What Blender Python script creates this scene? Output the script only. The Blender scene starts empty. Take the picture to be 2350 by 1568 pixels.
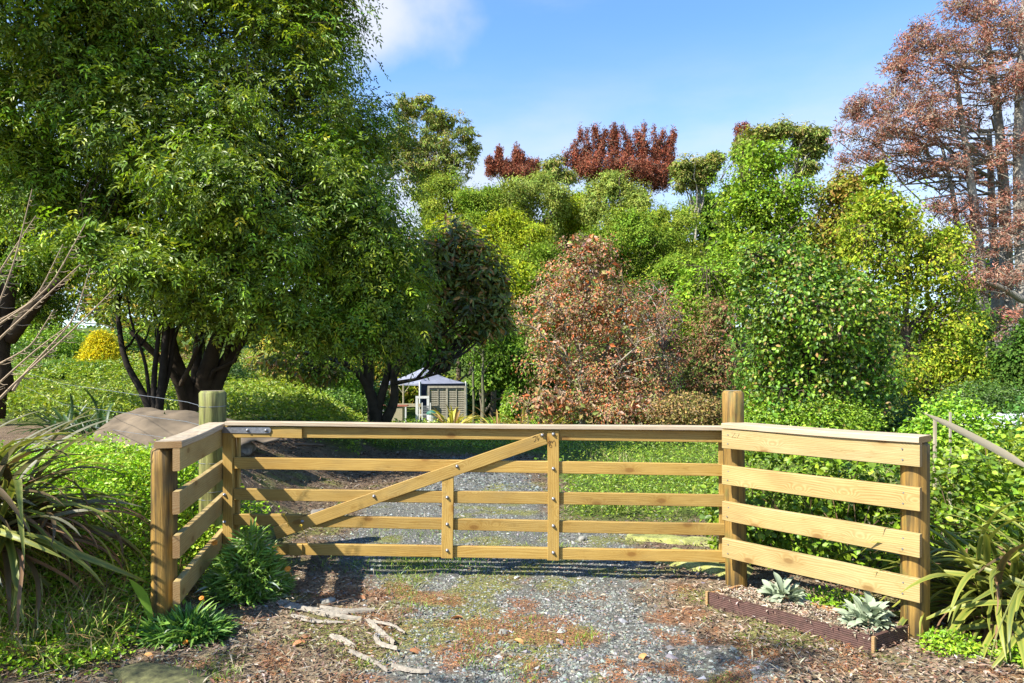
import bpy, math, random
import numpy as np
from mathutils import Vector, Matrix

random.seed(7)
R = np.random.RandomState(7)
scene = bpy.context.scene
COL = scene.collection

# ------------------------------------------------------------------ camera, sky, sun, exposure
F = 1567.0      # focal length in units of a 2350-unit wide picture
CX, HY, CAMZ = 1175.0, 848.0, 1.5
cd = bpy.data.cameras.new('camera')
cam = bpy.data.objects.new('camera', cd)
COL.objects.link(cam)
cam.location = (0, 0, CAMZ)
cam.rotation_euler = (math.radians(90), 0, 0)
cd.sensor_width = 36
cd.lens = F / 2350 * 36
cd.shift_y = 64 / 2350
cd.clip_end = 3000
scene.camera = cam

SUN = Vector((-0.83, -0.52, 1.0)).normalized()      # towards the sun
world = bpy.data.worlds.new('World')
scene.world = world
world.use_nodes = True
wn = world.node_tree
wn.nodes.clear()
def wnode(t, **kw):
    n = wn.nodes.new(t)
    for k, v in kw.items():
        setattr(n, k, v)
    return n
wout = wnode('ShaderNodeOutputWorld')
bg = wnode('ShaderNodeBackground')
sky = wnode('ShaderNodeTexSky', sky_type='NISHITA', sun_disc=False)
sky.sun_elevation = math.asin(SUN.z)
sky.sun_rotation = math.atan2(SUN.x, SUN.y)
sky.altitude = 100
sky.air_density = 1.0
sky.dust_density = 0.25
sky.ozone_density = 4.0
hs = wnode('ShaderNodeHueSaturation')
hs.inputs['Saturation'].default_value = 1.12
wn.links.new(sky.outputs[0], hs.inputs['Color'])
tc = wnode('ShaderNodeTexCoord')
mp = wnode('ShaderNodeMapping')
mp.inputs['Scale'].default_value = (1.0, 1.0, 3.2)
wn.links.new(tc.outputs['Generated'], mp.inputs['Vector'])
nz = wnode('ShaderNodeTexNoise')
nz.inputs['Scale'].default_value = 1.7
nz.inputs['Detail'].default_value = 7
nz.inputs['Roughness'].default_value = 0.55
wn.links.new(mp.outputs[0], nz.inputs['Vector'])
def wmath(op, a, b=None, c=None):
    n = wnode('ShaderNodeMath', operation=op)
    for i, v in enumerate((a, b, c)):
        if v is None: continue
        if isinstance(v, (int, float)): n.inputs[i].default_value = v
        else: wn.links.new(v, n.inputs[i])
    return n.outputs[0]
def wrange(v, a, b, c, d):
    n = wnode('ShaderNodeMapRange', interpolation_type='SMOOTHSTEP')
    wn.links.new(v, n.inputs[0])
    for i, q in enumerate((a, b, c, d)):
        n.inputs[i + 1].default_value = q
    return n.outputs[0]
sep = wnode('ShaderNodeSeparateXYZ')
wn.links.new(tc.outputs['Generated'], sep.inputs[0])
low = wrange(sep.outputs['Z'], 0.46, 0.24, 0.0, 1.0)           # thin cloud bank towards the horizon
thin = wrange(nz.outputs['Fac'], 0.36, 0.66, 0.0, 1.0)
bank = wmath('MULTIPLY', low, wmath('ADD', wmath('MULTIPLY', thin, 0.68), 0.12))
dv = wnode('ShaderNodeVectorMath', operation='DISTANCE')      # the cumulus beside the big tree
dv.inputs[1].default_value = Vector((-0.205, 1, 0.52)).normalized()
wn.links.new(tc.outputs['Generated'], dv.inputs[0])
nz2 = wnode('ShaderNodeTexNoise')
nz2.inputs['Scale'].default_value = 6.0
nz2.inputs['Detail'].default_value = 6
wn.links.new(tc.outputs['Generated'], nz2.inputs['Vector'])
dd = wmath('ADD', dv.outputs['Value'], wmath('MULTIPLY', wmath('SUBTRACT', nz2.outputs['Fac'], 0.5), 0.22))
puff = wrange(dd, 0.135, 0.035, 0.0, 0.9)
wisps = wmath('MULTIPLY', wrange(nz.outputs['Fac'], 0.5, 0.8, 0.0, 0.5), 0.8)
cl = wmath('MAXIMUM', wmath('MAXIMUM', bank, puff), wisps)
mix = wnode('ShaderNodeMix', data_type='RGBA')
mix.inputs[7].default_value = (2.75, 2.85, 3.2, 1)
wn.links.new(cl, mix.inputs[0])
wn.links.new(hs.outputs[0], mix.inputs[6])
wn.links.new(mix.outputs[2], bg.inputs['Color'])
bg.inputs['Strength'].default_value = 0.122
wn.links.new(bg.outputs[0], wout.inputs[0])

sl = bpy.data.lights.new('sun', 'SUN')
sl.energy = 4.6
sl.angle = math.radians(0.5)
sl.color = (1.0, 0.945, 0.85)
so = bpy.data.objects.new('sun', sl)
COL.objects.link(so)
so.rotation_euler = (-SUN).to_track_quat('-Z', 'Y').to_euler()
scene.view_settings.view_transform = 'Standard'
scene.view_settings.look = 'None'
scene.view_settings.gamma = 1
scene.view_settings.exposure = 1.48
scene.view_settings.use_curve_mapping = False
scene.cycles.max_bounces = 6
scene.cycles.diffuse_bounces = 3
scene.cycles.glossy_bounces = 2
scene.cycles.transmission_bounces = 4
scene.cycles.transparent_max_bounces = 4
scene.cycles.sample_clamp_indirect = 6

# ------------------------------------------------------------------ small maths helpers
def P(px, py, D):
    return np.array(((px - CX) / F * D, D, CAMZ - (py - HY) / F * D))
def ss(a, b, x):
    t = np.clip((x - a) / (b - a), 0, 1)
    return t * t * (3 - 2 * t)
_lat = R.rand(256, 256)
def vnoise(x, y):
    xi = np.floor(x).astype(int); yi = np.floor(y).astype(int)
    fx = x - xi; fy = y - yi
    fx = fx * fx * (3 - 2 * fx); fy = fy * fy * (3 - 2 * fy)
    a = _lat[xi % 256, yi % 256]; b = _lat[(xi + 1) % 256, yi % 256]
    c = _lat[xi % 256, (yi + 1) % 256]; d = _lat[(xi + 1) % 256, (yi + 1) % 256]
    return (a * (1 - fx) + b * fx) * (1 - fy) + (c * (1 - fx) + d * fx) * fy
def fbm(x, y, s=1.0, o=4, seed=0):
    r = 0; a = 1; t = 0
    for i in range(o):
        r = r + a * vnoise(x * s + 17.3 * i + seed * 7.7, y * s + 9.1 * i + seed * 3.3)
        t += a; a *= 0.5; s *= 2.07
    return r / t
def norm(v):
    return v / np.maximum(np.linalg.norm(v, axis=-1, keepdims=True), 1e-9)
def terrain(x, y):
    x = np.asarray(x, float); y = np.asarray(y, float)
    k = ss(6, 10, y)
    x0 = -2.05 + 0.1 * k; x1 = -3.0 - 1.0 * k
    yy = np.maximum(y, 1.0)
    k2 = ss(10, 15, y)
    x0 = x0 * (1 - k2) + (-0.185 * yy) * k2; x1 = x1 * (1 - k2) + (-0.31 * yy) * k2
    t = np.clip((x - x0) / (x1 - x0), 0, 1)
    t = t * t * (3 - 2 * t)
    left = 0.6 * ss(3.1, 5.2, y) * t
    left = left + 0.85 * ss(-5.5, -11, x) * ss(8, 20, y)
    left = left + 0.085 * np.clip(y - 23, 0, 60) * t
    right = -1.3 * ss(12, 33, y) * (1 - t)
    far = 0.15 * np.clip(y - 40, 0, 60) * (1 - t)
    z = left + right + far
    z = z + (fbm(x, y, 0.5, 3, 2) - 0.5) * 0.10 * ss(5.5, 9, np.hypot(x * .6, y))
    z = z + (fbm(x, y, 2.2, 3, 3) - 0.5) * 0.035
    return z
def T1(x, y):
    return float(terrain(x, y))

# ------------------------------------------------------------------ materials
def new_mat(name):
    m = bpy.data.materials.new(name)
    m.use_nodes = True
    nt = m.node_tree
    b = nt.nodes['Principled BSDF']
    return m, nt, b
def N(nt, t, **kw):
    n = nt.nodes.new(t)
    for k, v in kw.items():
        setattr(n, k, v)
    return n
def ramp(nt, fac, stops):
    r = N(nt, 'ShaderNodeValToRGB')
    e = r.color_ramp.elements
    while len(e) < len(stops): e.new(0.5)
    for q, (p, c) in zip(e, stops):
        q.position = p; q.color = (*c, 1)
    nt.links.new(fac, r.inputs[0])
    return r.outputs[0]
def mixc(nt, fac, a, b, mode='MIX'):
    n = N(nt, 'ShaderNodeMix', data_type='RGBA', blend_type=mode)
    for i, v in ((0, fac), (6, a), (7, b)):
        if isinstance(v, (int, float)): n.inputs[i].default_value = v
        elif isinstance(v, tuple): n.inputs[i].default_value = (*v, 1)
        else: nt.links.new(v, n.inputs[i])
    return n.outputs[2]
def noise(nt, vec, scale, detail=4, rough=0.5, dist=0.0):
    n = N(nt, 'ShaderNodeTexNoise')
    n.inputs['Scale'].default_value = scale
    n.inputs['Detail'].default_value = detail
    n.inputs['Roughness'].default_value = rough
    n.inputs['Distortion'].default_value = dist
    if vec is not None: nt.links.new(vec, n.inputs['Vector'])
    return n.outputs['Fac']
def mapping(nt, vec, scale=(1, 1, 1), loc=None):
    n = N(nt, 'ShaderNodeMapping')
    n.inputs['Scale'].default_value = scale
    nt.links.new(vec, n.inputs['Vector'])
    if loc is not None: nt.links.new(loc, n.inputs['Location'])
    return n.outputs[0]
def bump(nt, b, h, strength=0.3, dist=0.01):
    n = N(nt, 'ShaderNodeBump')
    n.inputs['Strength'].default_value = strength
    n.inputs['Distance'].default_value = dist
    nt.links.new(h, n.inputs['Height'])
    nt.links.new(n.outputs[0], b.inputs['Normal'])
def simple(name, c, rough=0.7, metal=0.0, var=0.25, scale=20, bmp=0.0):
    c = tuple(q * .76 for q in c)
    m, nt, b = new_mat(name)
    tcn = N(nt, 'ShaderNodeTexCoord')
    f = noise(nt, tcn.outputs['Object'], scale, 5)
    lo = tuple(v * (1 - var) for v in c); hi = tuple(min(v * (1 + var), 1) for v in c)
    nt.links.new(ramp(nt, f, [(0.3, lo), (0.7, hi)]), b.inputs['Base Color'])
    b.inputs['Roughness'].default_value = rough
    b.inputs['Metallic'].default_value = metal
    if bmp: bump(nt, b, f, bmp, 0.01)
    return m
def leaf_mat(name, rough=0.45, trans=0.35, spec=0.4, yellow=(1.25, 1.15, 0.5), warm=(1.0, 1.0, 1.0)):
    m, nt, b = new_mat(name)
    at = N(nt, 'ShaderNodeAttribute', attribute_name='Col')
    hue = mixc(nt, 1.0, at.outputs['Color'], warm, 'MULTIPLY')
    nt.links.new(hue, b.inputs['Base Color'])
    b.inputs['Roughness'].default_value = rough
    b.inputs['Specular IOR Level'].default_value = spec
    tr = N(nt, 'ShaderNodeBsdfTranslucent')
    nt.links.new(mixc(nt, 1.0, at.outputs['Color'], yellow, 'MULTIPLY'), tr.inputs['Color'])
    ms = N(nt, 'ShaderNodeMixShader')
    ms.inputs[0].default_value = trans
    nt.links.new(b.outputs[0], ms.inputs[1]); nt.links.new(tr.outputs[0], ms.inputs[2])
    nt.links.new(ms.outputs[0], nt.nodes['Material Output'].inputs[0])
    return m
M_LEAF = leaf_mat('glossy_leaf', 0.48, 0.30, 0.5, warm=(1.12, 1.05, .75))
M_MATTE = leaf_mat('matte_leaf', 0.65, 0.30, 0.2, warm=(1.10, 1.05, .75))
M_AUT = leaf_mat('autumn_leaf', 0.65, 0.28, 0.2, (1.05, 1.0, .85))
M_DRY = leaf_mat('dry_leaf', 0.8, 0.18, 0.1, (1.1, 1.0, 0.8))
def attr_mat(name, rough=0.8, spec=0.3, bscale=0):
    m, nt, b = new_mat(name)
    at = N(nt, 'ShaderNodeAttribute', attribute_name='Col')
    c = mixc(nt, 1.0, at.outputs['Color'], (.76, .76, .76), 'MULTIPLY')
    if bscale:
        tcn = N(nt, 'ShaderNodeTexCoord')
        f = noise(nt, tcn.outputs['Object'], bscale, 4)
        c = mixc(nt, 1.0, c, ramp(nt, f, [(0.3, (.7, .7, .7)), (0.7, (1.25, 1.25, 1.25))]), 'MULTIPLY')
        bump(nt, b, f, 0.5, 0.01)
    nt.links.new(c, b.inputs['Base Color'])
    b.inputs['Roughness'].default_value = rough
    b.inputs['Specular IOR Level'].default_value = spec
    return m
M_STONE = attr_mat('stone_chip', 0.75, 0.3)
M_LITTER = attr_mat('litter', 0.85, 0.15)
M_BARK = attr_mat('tree_bark', 0.9, 0.1, 9)

def wood_mat(name, c_lo, c_mid, c_hi, knot=True, grey=0.0, rough=0.62):
    c_lo, c_mid, c_hi = (tuple(q * .80 for q in c_) for c_ in (c_lo, c_mid, c_hi))
    m, nt, b = new_mat(name)
    tcn = N(nt, 'ShaderNodeTexCoord')
    oi = N(nt, 'ShaderNodeObjectInfo')
    off = N(nt, 'ShaderNodeVectorMath', operation='SCALE')
    cmb = N(nt, 'ShaderNodeCombineXYZ')
    for i in range(3): nt.links.new(oi.outputs['Random'], cmb.inputs[i])
    nt.links.new(cmb.outputs[0], off.inputs[0]); off.inputs['Scale'].default_value = 37.0
    v = mapping(nt, tcn.outputs['Object'], (1, 1, 1), off.outputs[0])
    # knots swirl the grain
    vo = N(nt, 'ShaderNodeTexVoronoi', feature='F1', voronoi_dimensions='2D')
    vo.inputs['Scale'].default_value = 1.0
    sxz = N(nt, 'ShaderNodeSeparateXYZ'); nt.links.new(v, sxz.inputs[0])
    cxz = N(nt, 'ShaderNodeCombineXYZ')
    for src, k_, dst in (('X', 2.6, 0), ('Z', 5.0, 1)):
        mm_ = N(nt, 'ShaderNodeMath', operation='MULTIPLY'); nt.links.new(sxz.outputs[src], mm_.inputs[0]); mm_.inputs[1].default_value = k_
        nt.links.new(mm_.outputs[0], cxz.inputs[dst])
    nt.links.new(cxz.outputs[0], vo.inputs['Vector'])
    kd = vo.outputs['Distance']
    kr = N(nt, 'ShaderNodeMapRange', interpolation_type='SMOOTHSTEP')
    nt.links.new(kd, kr.inputs[0])
    for i, q in enumerate((0.0, 0.26, 1.0, 0.0)): kr.inputs[i + 1].default_value = q
    warp = N(nt, 'ShaderNodeMath', operation='MULTIPLY_ADD')
    nt.links.new(kr.outputs[0], warp.inputs[0]); warp.inputs[1].default_value = 0.05 if knot else 0.0
    low = noise(nt, mapping(nt, v, (1.1, 6, 6)), 1.0, 2)
    lm = N(nt, 'ShaderNodeMath', operation='MULTIPLY'); nt.links.new(low, lm.inputs[0]); lm.inputs[1].default_value = 0.11
    nt.links.new(lm.outputs[0], warp.inputs[2])
    sp = N(nt, 'ShaderNodeSeparateXYZ'); nt.links.new(v, sp.inputs[0])
    za = N(nt, 'ShaderNodeMath', operation='ADD'); nt.links.new(sp.outputs['Z'], za.inputs[0]); nt.links.new(warp.outputs[0], za.inputs[1])
    sn = N(nt, 'ShaderNodeMath', operation='SINE')
    zm = N(nt, 'ShaderNodeMath', operation='MULTIPLY'); nt.links.new(za.outputs[0], zm.inputs[0]); zm.inputs[1].default_value = 520
    nt.links.new(zm.outputs[0], sn.inputs[0])
    g1 = N(nt, 'ShaderNodeMapRange'); nt.links.new(sn.outputs[0], g1.inputs[0]); g1.inputs[1].default_value = -1
    fine = noise(nt, mapping(nt, v, (7, 170, 170)), 1.0, 3, 0.6)
    blot = noise(nt, mapping(nt, v, (2.0, 5, 5)), 1.0, 4, 0.6)
    g = mixc(nt, 0.45, ramp(nt, blot, [(0.3, c_lo), (0.5, c_mid), (0.72, c_hi)]), ramp(nt, g1.outputs[0], [(0.1, c_lo), (0.55, c_mid), (1.0, c_hi)]))
    g = mixc(nt, 0.5, g, mixc(nt, 1.0, g, ramp(nt, fine, [(0.3, (.72, .68, .6)), (0.65, (1.12, 1.12, 1.1))]), 'MULTIPLY'))
    if knot:
        kk = N(nt, 'ShaderNodeMapRange', interpolation_type='SMOOTHSTEP')
        nt.links.new(kd, kk.inputs[0])
        for i, q in enumerate((0.05, 0.115, 1.0, 0.0)): kk.inputs[i + 1].default_value = q
        vc = N(nt, 'ShaderNodeSeparateColor'); nt.links.new(vo.outputs['Color'], vc.inputs[0])
        gt = N(nt, 'ShaderNodeMath', operation='GREATER_THAN'); nt.links.new(vc.outputs[0], gt.inputs[0]); gt.inputs[1].default_value = 0.5
        km = N(nt, 'ShaderNodeMath', operation='MULTIPLY'); nt.links.new(kk.outputs[0], km.inputs[0]); nt.links.new(gt.outputs[0], km.inputs[1])
        g = mixc(nt, km.outputs[0], g, (c_lo[0] * .42, c_lo[1] * .26, c_lo[2] * .2))
        hl = N(nt, 'ShaderNodeMapRange', interpolation_type='SMOOTHSTEP'); nt.links.new(kd, hl.inputs[0])
        for i, q in enumerate((0.06, 0.30, 0.55, 0.0)): hl.inputs[i + 1].default_value = q
        hm = N(nt, 'ShaderNodeMath', operation='MULTIPLY'); nt.links.new(hl.outputs[0], hm.inputs[0]); nt.links.new(gt.outputs[0], hm.inputs[1])
        g = mixc(nt, hm.outputs[0], g, (c_mid[0] * .78, c_mid[1] * .68, c_mid[2] * .55))
    if grey:
        gn = noise(nt, mapping(nt, v, (3, 14, 14)), 1.0, 5, 0.6)
        gm = N(nt, 'ShaderNodeMapRange'); nt.links.new(gn, gm.inputs[0])
        for i, q in enumerate((0.50, 0.78, 0.0, grey)): gm.inputs[i + 1].default_value = q
        g = mixc(nt, gm.outputs[0], g, (0.17, 0.13, 0.06))
        sn2 = noise(nt, mapping(nt, v, (9, 30, 30)), 1.0, 5, 0.7)
        g = mixc(nt, 1.0, g, ramp(nt, sn2, [(0.30, (.80, .76, .66)), (0.42, (1, 1, 1)), (.66, (1, 1, 1)), (.78, (1.15, 1.14, 1.1))]), 'MULTIPLY')
    # each board has its own tone
    tone = ramp(nt, oi.outputs['Random'], [(0.0, (.86, .84, .8)), (0.5, (1, 1, 1)), (1.0, (1.07, 1.03, .93))])
    g = mixc(nt, 1.0, g, tone, 'MULTIPLY')
    nt.links.new(g, b.inputs['Base Color'])
    b.inputs['Roughness'].default_value = rough
    b.inputs['Specular IOR Level'].default_value = 0.25
    bump(nt, b, fine, 0.35, 0.003)
    return m
M_GATE = wood_mat('gate_timber', (.33, .195, .045), (.42, .275, .075), (.49, .345, .115), grey=.45)
M_RAIL = wood_mat('rail_timber', (.33, .22, .08), (.44, .33, .14), (.52, .42, .21), grey=.35)
M_CAP = wood_mat('cap_timber', (.40, .31, .21), (.50, .41, .30), (.56, .48, .37), knot=False)
M_ENDG = wood_mat('end_grain', (.32, .18, .07), (.40, .25, .11), (.45, .32, .17), knot=False)
M_STAKE = wood_mat('grey_timber', (.30, .26, .19), (.42, .37, .28), (.5, .45, .36), knot=False)
def post_mat(name, base, dark, moss, mossamt):
    base, dark, moss = (tuple(q * .80 for q in c_) for c_ in (base, dark, moss))
    m, nt, b = new_mat(name)
    tcn = N(nt, 'ShaderNodeTexCoord')
    v = tcn.outputs['Object']
    st = noise(nt, mapping(nt, v, (22, 22, 1.3)), 1.0, 4, 0.55)
    st2 = noise(nt, mapping(nt, v, (90, 90, 4)), 1.0, 3, 0.6)
    c = ramp(nt, st, [(0.40, dark), (0.52, base), (0.70, tuple(min(1, q * 1.3) for q in base))])
    c = mixc(nt, 1.0, c, ramp(nt, st2, [(0.3, (.7, .68, .6)), (0.7, (1.15, 1.15, 1.1))]), 'MULTIPLY')
    mo = noise(nt, mapping(nt, v, (9, 9, 3.5)), 1.0, 5, 0.6)
    mm = N(nt, 'ShaderNodeMapRange'); nt.links.new(mo, mm.inputs[0])
    for i, q in enumerate((0.62 - mossamt * 0.35, 0.72 - mossamt * 0.2, 0.0, 0.85)): mm.inputs[i + 1].default_value = q
    c = mixc(nt, mm.outputs[0], c, moss)
    st3 = noise(nt, mapping(nt, v, (30, 30, 2.2)), 1.0, 5, 0.7)
    c = mixc(nt, 1.0, c, ramp(nt, st3, [(0.34, (.50, .46, .36)), (0.5, (1, 1, 1)), (0.66, (1.18, 1.18, 1.12))]), 'MULTIPLY')
    vo = N(nt, 'ShaderNodeTexVoronoi'); vo.inputs['Scale'].default_value = 1
    nt.links.new(mapping(nt, v, (5.5, 5.5, 3.4)), vo.inputs['Vector'])
    kn = N(nt, 'ShaderNodeMapRange', interpolation_type='SMOOTHSTEP'); nt.links.new(vo.outputs['Distance'], kn.inputs[0])
    for i, q in enumerate((0.05, 0.12, 0.9, 0.0)): kn.inputs[i + 1].default_value = q
    c = mixc(nt, kn.outputs[0], c, (0.07, 0.04, 0.015))
    nt.links.new(c, b.inputs['Base Color'])
    b.inputs['Roughness'].default_value = 0.7
    bump(nt, b, st2, 0.6, 0.006)
    return m
M_POST = post_mat('post_timber', (.30, .175, .035), (.075, .05, .012), (.13, .13, .03), 0.2)
M_POSTG = post_mat('mossy_post_timber', (.24, .235, .075), (.085, .085, .022), (.19, .215, .03), 0.5)
M_POSTTOP = wood_mat('post_top', (.27, .24, .16), (.35, .31, .22), (.42, .37, .27), knot=False)
M_STEEL = simple('galvanised_steel', (.34, .35, .37), 0.42, 0.7, 0.25, 60)
M_PENCIL = simple('pencil', (.07, .035, .012), 0.9)
M_COMPOSITE = simple('brown_grooved_board', (.105, .052, .04), 0.6, 0, 0.35, 25)
M_ROUGHWOOD = wood_mat('rough_batten', (.26, .12, .04), (.38, .2, .08), (.5, .32, .15), knot=False)

# ground: colours come from the coverage attributes, grain from noise
m, nt, b = new_mat('ground_cover')
tcn = N(nt, 'ShaderNodeTexCoord')
at = N(nt, 'ShaderNodeAttribute', attribute_name='Col')
v = tcn.outputs['Object']
f1 = noise(nt, v, 60, 5, 0.7)
f2 = noise(nt, v, 9, 5, 0.65)
c = mixc(nt, 1.0, at.outputs['Color'], ramp(nt, f1, [(0.32, (.45, .45, .45)), (0.5, (1, 1, 1)), (0.68, (1.7, 1.65, 1.55))]), 'MULTIPLY')
c = mixc(nt, 1.0, c, ramp(nt, f2, [(0.3, (.57, .57, .57)), (0.7, (.95, .95, .95))]), 'MULTIPLY')
nt.links.new(c, b.inputs['Base Color'])
b.inputs['Roughness'].default_value = 0.95
b.inputs['Specular IOR Level'].default_value = 0.1
bump(nt, b, f1, 0.9, 0.02)
M_GROUND = m
m, nt, b = new_mat('mossy_slab')
tcn = N(nt, 'ShaderNodeTexCoord')
f1 = noise(nt, tcn.outputs['Object'], 7, 6, 0.65)
f2 = noise(nt, tcn.outputs['Object'], 70, 4, 0.65)
c = ramp(nt, f1, [(0.3, (.10, .10, .04)), (0.5, (.27, .28, .07)), (0.7, (.42, .41, .19))])
c = mixc(nt, 1.0, c, ramp(nt, f2, [(0.3, (.6, .6, .6)), (0.7, (1.25, 1.25, 1.25))]), 'MULTIPLY')
nt.links.new(c, b.inputs['Base Color']); b.inputs['Roughness'].default_value = 0.9
bump(nt, b, f2, 0.7, 0.01)
M_SLAB = m
M_ROCK = simple('grey_rock', (.23, .21, .18), 0.85, 0, 0.5, 14, 0.6)
M_CLOTH = simple('weathered_cloth', (.26, .25, .21), 0.9, 0, 0.35, 22, 0.4)
M_TARP = simple('tan_tarp', (.15, .112, .07), 0.9, 0, 0.45, 5, 0.5)
M_WHITE = simple('white_paint', (.62, .62, .58), 0.6, 0, 0.12, 12)
M_NAVY = simple('navy_canvas', (.035, .037, .065), 0.85, 0, 0.2, 5)
M_CANVAS = simple('pale_grey_canvas', (.22, .235, .30), 0.8, 0, 0.15, 3)
M_LATT = simple('greyed_trellis', (.33, .30, .22), 0.8, 0, 0.3, 12)
M_RED = simple('rust_red_paint', (.32, .09, .05), 0.6)
M_GREENP = simple('green_plastic', (.03, .16, .11), 0.5)
M_ROOF = simple('white_roofing', (.62, .64, .66), 0.5)
M_TAN = simple('tan_board', (.38, .33, .2), 0.8)

# ------------------------------------------------------------------ mesh helpers
def mesh_np(name, verts, faces, mat, cols=None, smooth=False):
    """faces: list of int arrays of shape (F,k)"""
    if isinstance(faces, np.ndarray): faces = [faces]
    me = bpy.data.meshes.new(name)
    verts = np.ascontiguousarray(verts, dtype=np.float32)
    me.vertices.add(len(verts))
    me.vertices.foreach_set('co', verts.ravel())
    idx = np.concatenate([np.asarray(f).ravel() for f in faces]).astype(np.int32)
    starts = []; s = 0
    for f in faces:
        k = f.shape[1]; starts.append(s + np.arange(len(f)) * k); s += f.size
    starts = np.concatenate(starts).astype(np.int32)
    me.loops.add(len(idx)); me.loops.foreach_set('vertex_index', idx)
    me.polygons.add(len(starts)); me.polygons.foreach_set('loop_start', starts)
    me.polygons.foreach_set('use_smooth', np.full(len(starts), bool(smooth)))
    me.update(calc_edges=True)
    if cols is not None:
        a = me.color_attributes.new(name='Col', type='FLOAT_COLOR', domain='POINT')
        c4 = np.ones((len(verts), 4), dtype=np.float32); c4[:, :3] = cols
        a.data.foreach_set('color', c4.ravel())
    if mat: me.materials.append(mat)
    return me
def link(name, me, parent=None, loc=None, mw=None):
    o = bpy.data.objects.new(name, me)
    COL.objects.link(o)
    if parent is not None: o.parent = parent
    if mw is not None: o.matrix_local = mw
    elif loc is not None: o.location = loc
    return o
def thing(name, label, cat, loc=(0, 0, 0), rot=0.0, group=None):
    o = bpy.data.objects.new(name, None)
    COL.objects.link(o)
    o.empty_display_size = 0.1
    o.location = tuple(float(q) for q in loc)
    o.rotation_euler = (0, 0, rot)
    o['label'] = label; o['category'] = cat
    if group: o['group'] = group
    return o
def tag(o, label, cat, group=None, kind=None):
    o['label'] = label; o['category'] = cat
    if group: o['group'] = group
    if kind: o['kind'] = kind
    return o
class MB:
    def __init__(s): s.v = []; s.f = {}; s.n = 0; s.c = []
    def add(s, verts, faces, col=None):
        verts = np.asarray(verts, float)
        s.v.append(verts)
        for f in (faces if isinstance(faces, list) else [faces]):
            f = np.asarray(f)
            if len(f): s.f.setdefault(f.shape[1], []).append(f + s.n)
        s.c.append(np.tile(np.array(col if col is not None else (1, 1, 1), float), (len(verts), 1)) if (col is None or np.ndim(col) == 1) else col)
        s.n += len(verts)
    def tubes(s, Pts, Rad, sides=6, col=None, cap=True):
        """Pts (M,K,3), Rad (M,K)"""
        Pts = np.asarray(Pts, float); Rad = np.asarray(Rad, float)
        if Pts.ndim == 2: Pts = Pts[None]; Rad = Rad[None]
        Mn, K, _ = Pts.shape
        Tn = norm(np.gradient(Pts, axis=1))
        ref = np.zeros((Mn, 1, 3)); ref[..., 0] = 1
        mean = norm(Pts[:, -1] - Pts[:, 0])
        w = np.abs(mean[:, 0]) > 0.8
        ref[w, 0] = (0, 0, 1)
        n1 = norm(np.cross(Tn, ref)); n2 = np.cross(Tn, n1)
        a = np.arange(sides) / sides * 2 * math.pi
        V = Pts[:, :, None] + Rad[:, :, None, None] * (n1[:, :, None] * np.cos(a)[None, None, :, None] + n2[:, :, None] * np.sin(a)[None, None, :, None])
        base = (np.arange(Mn) * K * sides)[:, None, None] + (np.arange(K - 1) * sides)[None, :, None]
        j = np.arange(sides); j2 = (j + 1) % sides
        q = np.stack([base + j, base + j2, base + sides + j2, base + sides + j], -1).reshape(-1, 4)
        fs = [q]
        if cap and sides > 2:
            b0 = (np.arange(Mn) * K * sides)[:, None]
            fs.append(np.concatenate([b0 + j[::-1], b0 + (K - 1) * sides + j]))
            if sides == 4: fs = [np.concatenate([fs[0], fs[1]])]
        cc = None
        if col is not None:
            col = np.asarray(col, float)
            cc = col if col.ndim == 1 else np.repeat(col, K * sides, axis=0)
        s.add(V.reshape(-1, 3), fs, cc)
    def box(s, c, size, rot=None, col=None):
        x, y, z = np.array(size) / 2
        v = np.array([(-x, -y, -z), (x, -y, -z), (x, y, -z), (-x, y, -z), (-x, -y, z), (x, -y, z), (x, y, z), (-x, y, z)])
        if rot is not None: v = v @ np.asarray(rot).T
        s.add(v + np.asarray(c), np.array([(0, 3, 2, 1), (4, 5, 6, 7), (0, 1, 5, 4), (1, 2, 6, 5), (2, 3, 7, 6), (3, 0, 4, 7)]), col)
    def mesh(s, name, mat, smooth=False):
        return mesh_np(name, np.concatenate(s.v), [np.concatenate(f) for f in s.f.values()], mat, np.concatenate(s.c), smooth)
    def build(s, name, mat, parent=None, loc=None, smooth=False):
        return link(name, s.mesh(name, mat, smooth), parent, loc)

def rz(a):
    c, s_ = math.cos(a), math.sin(a)
    return np.array(((c, -s_, 0), (s_, c, 0), (0, 0, 1)))

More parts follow.
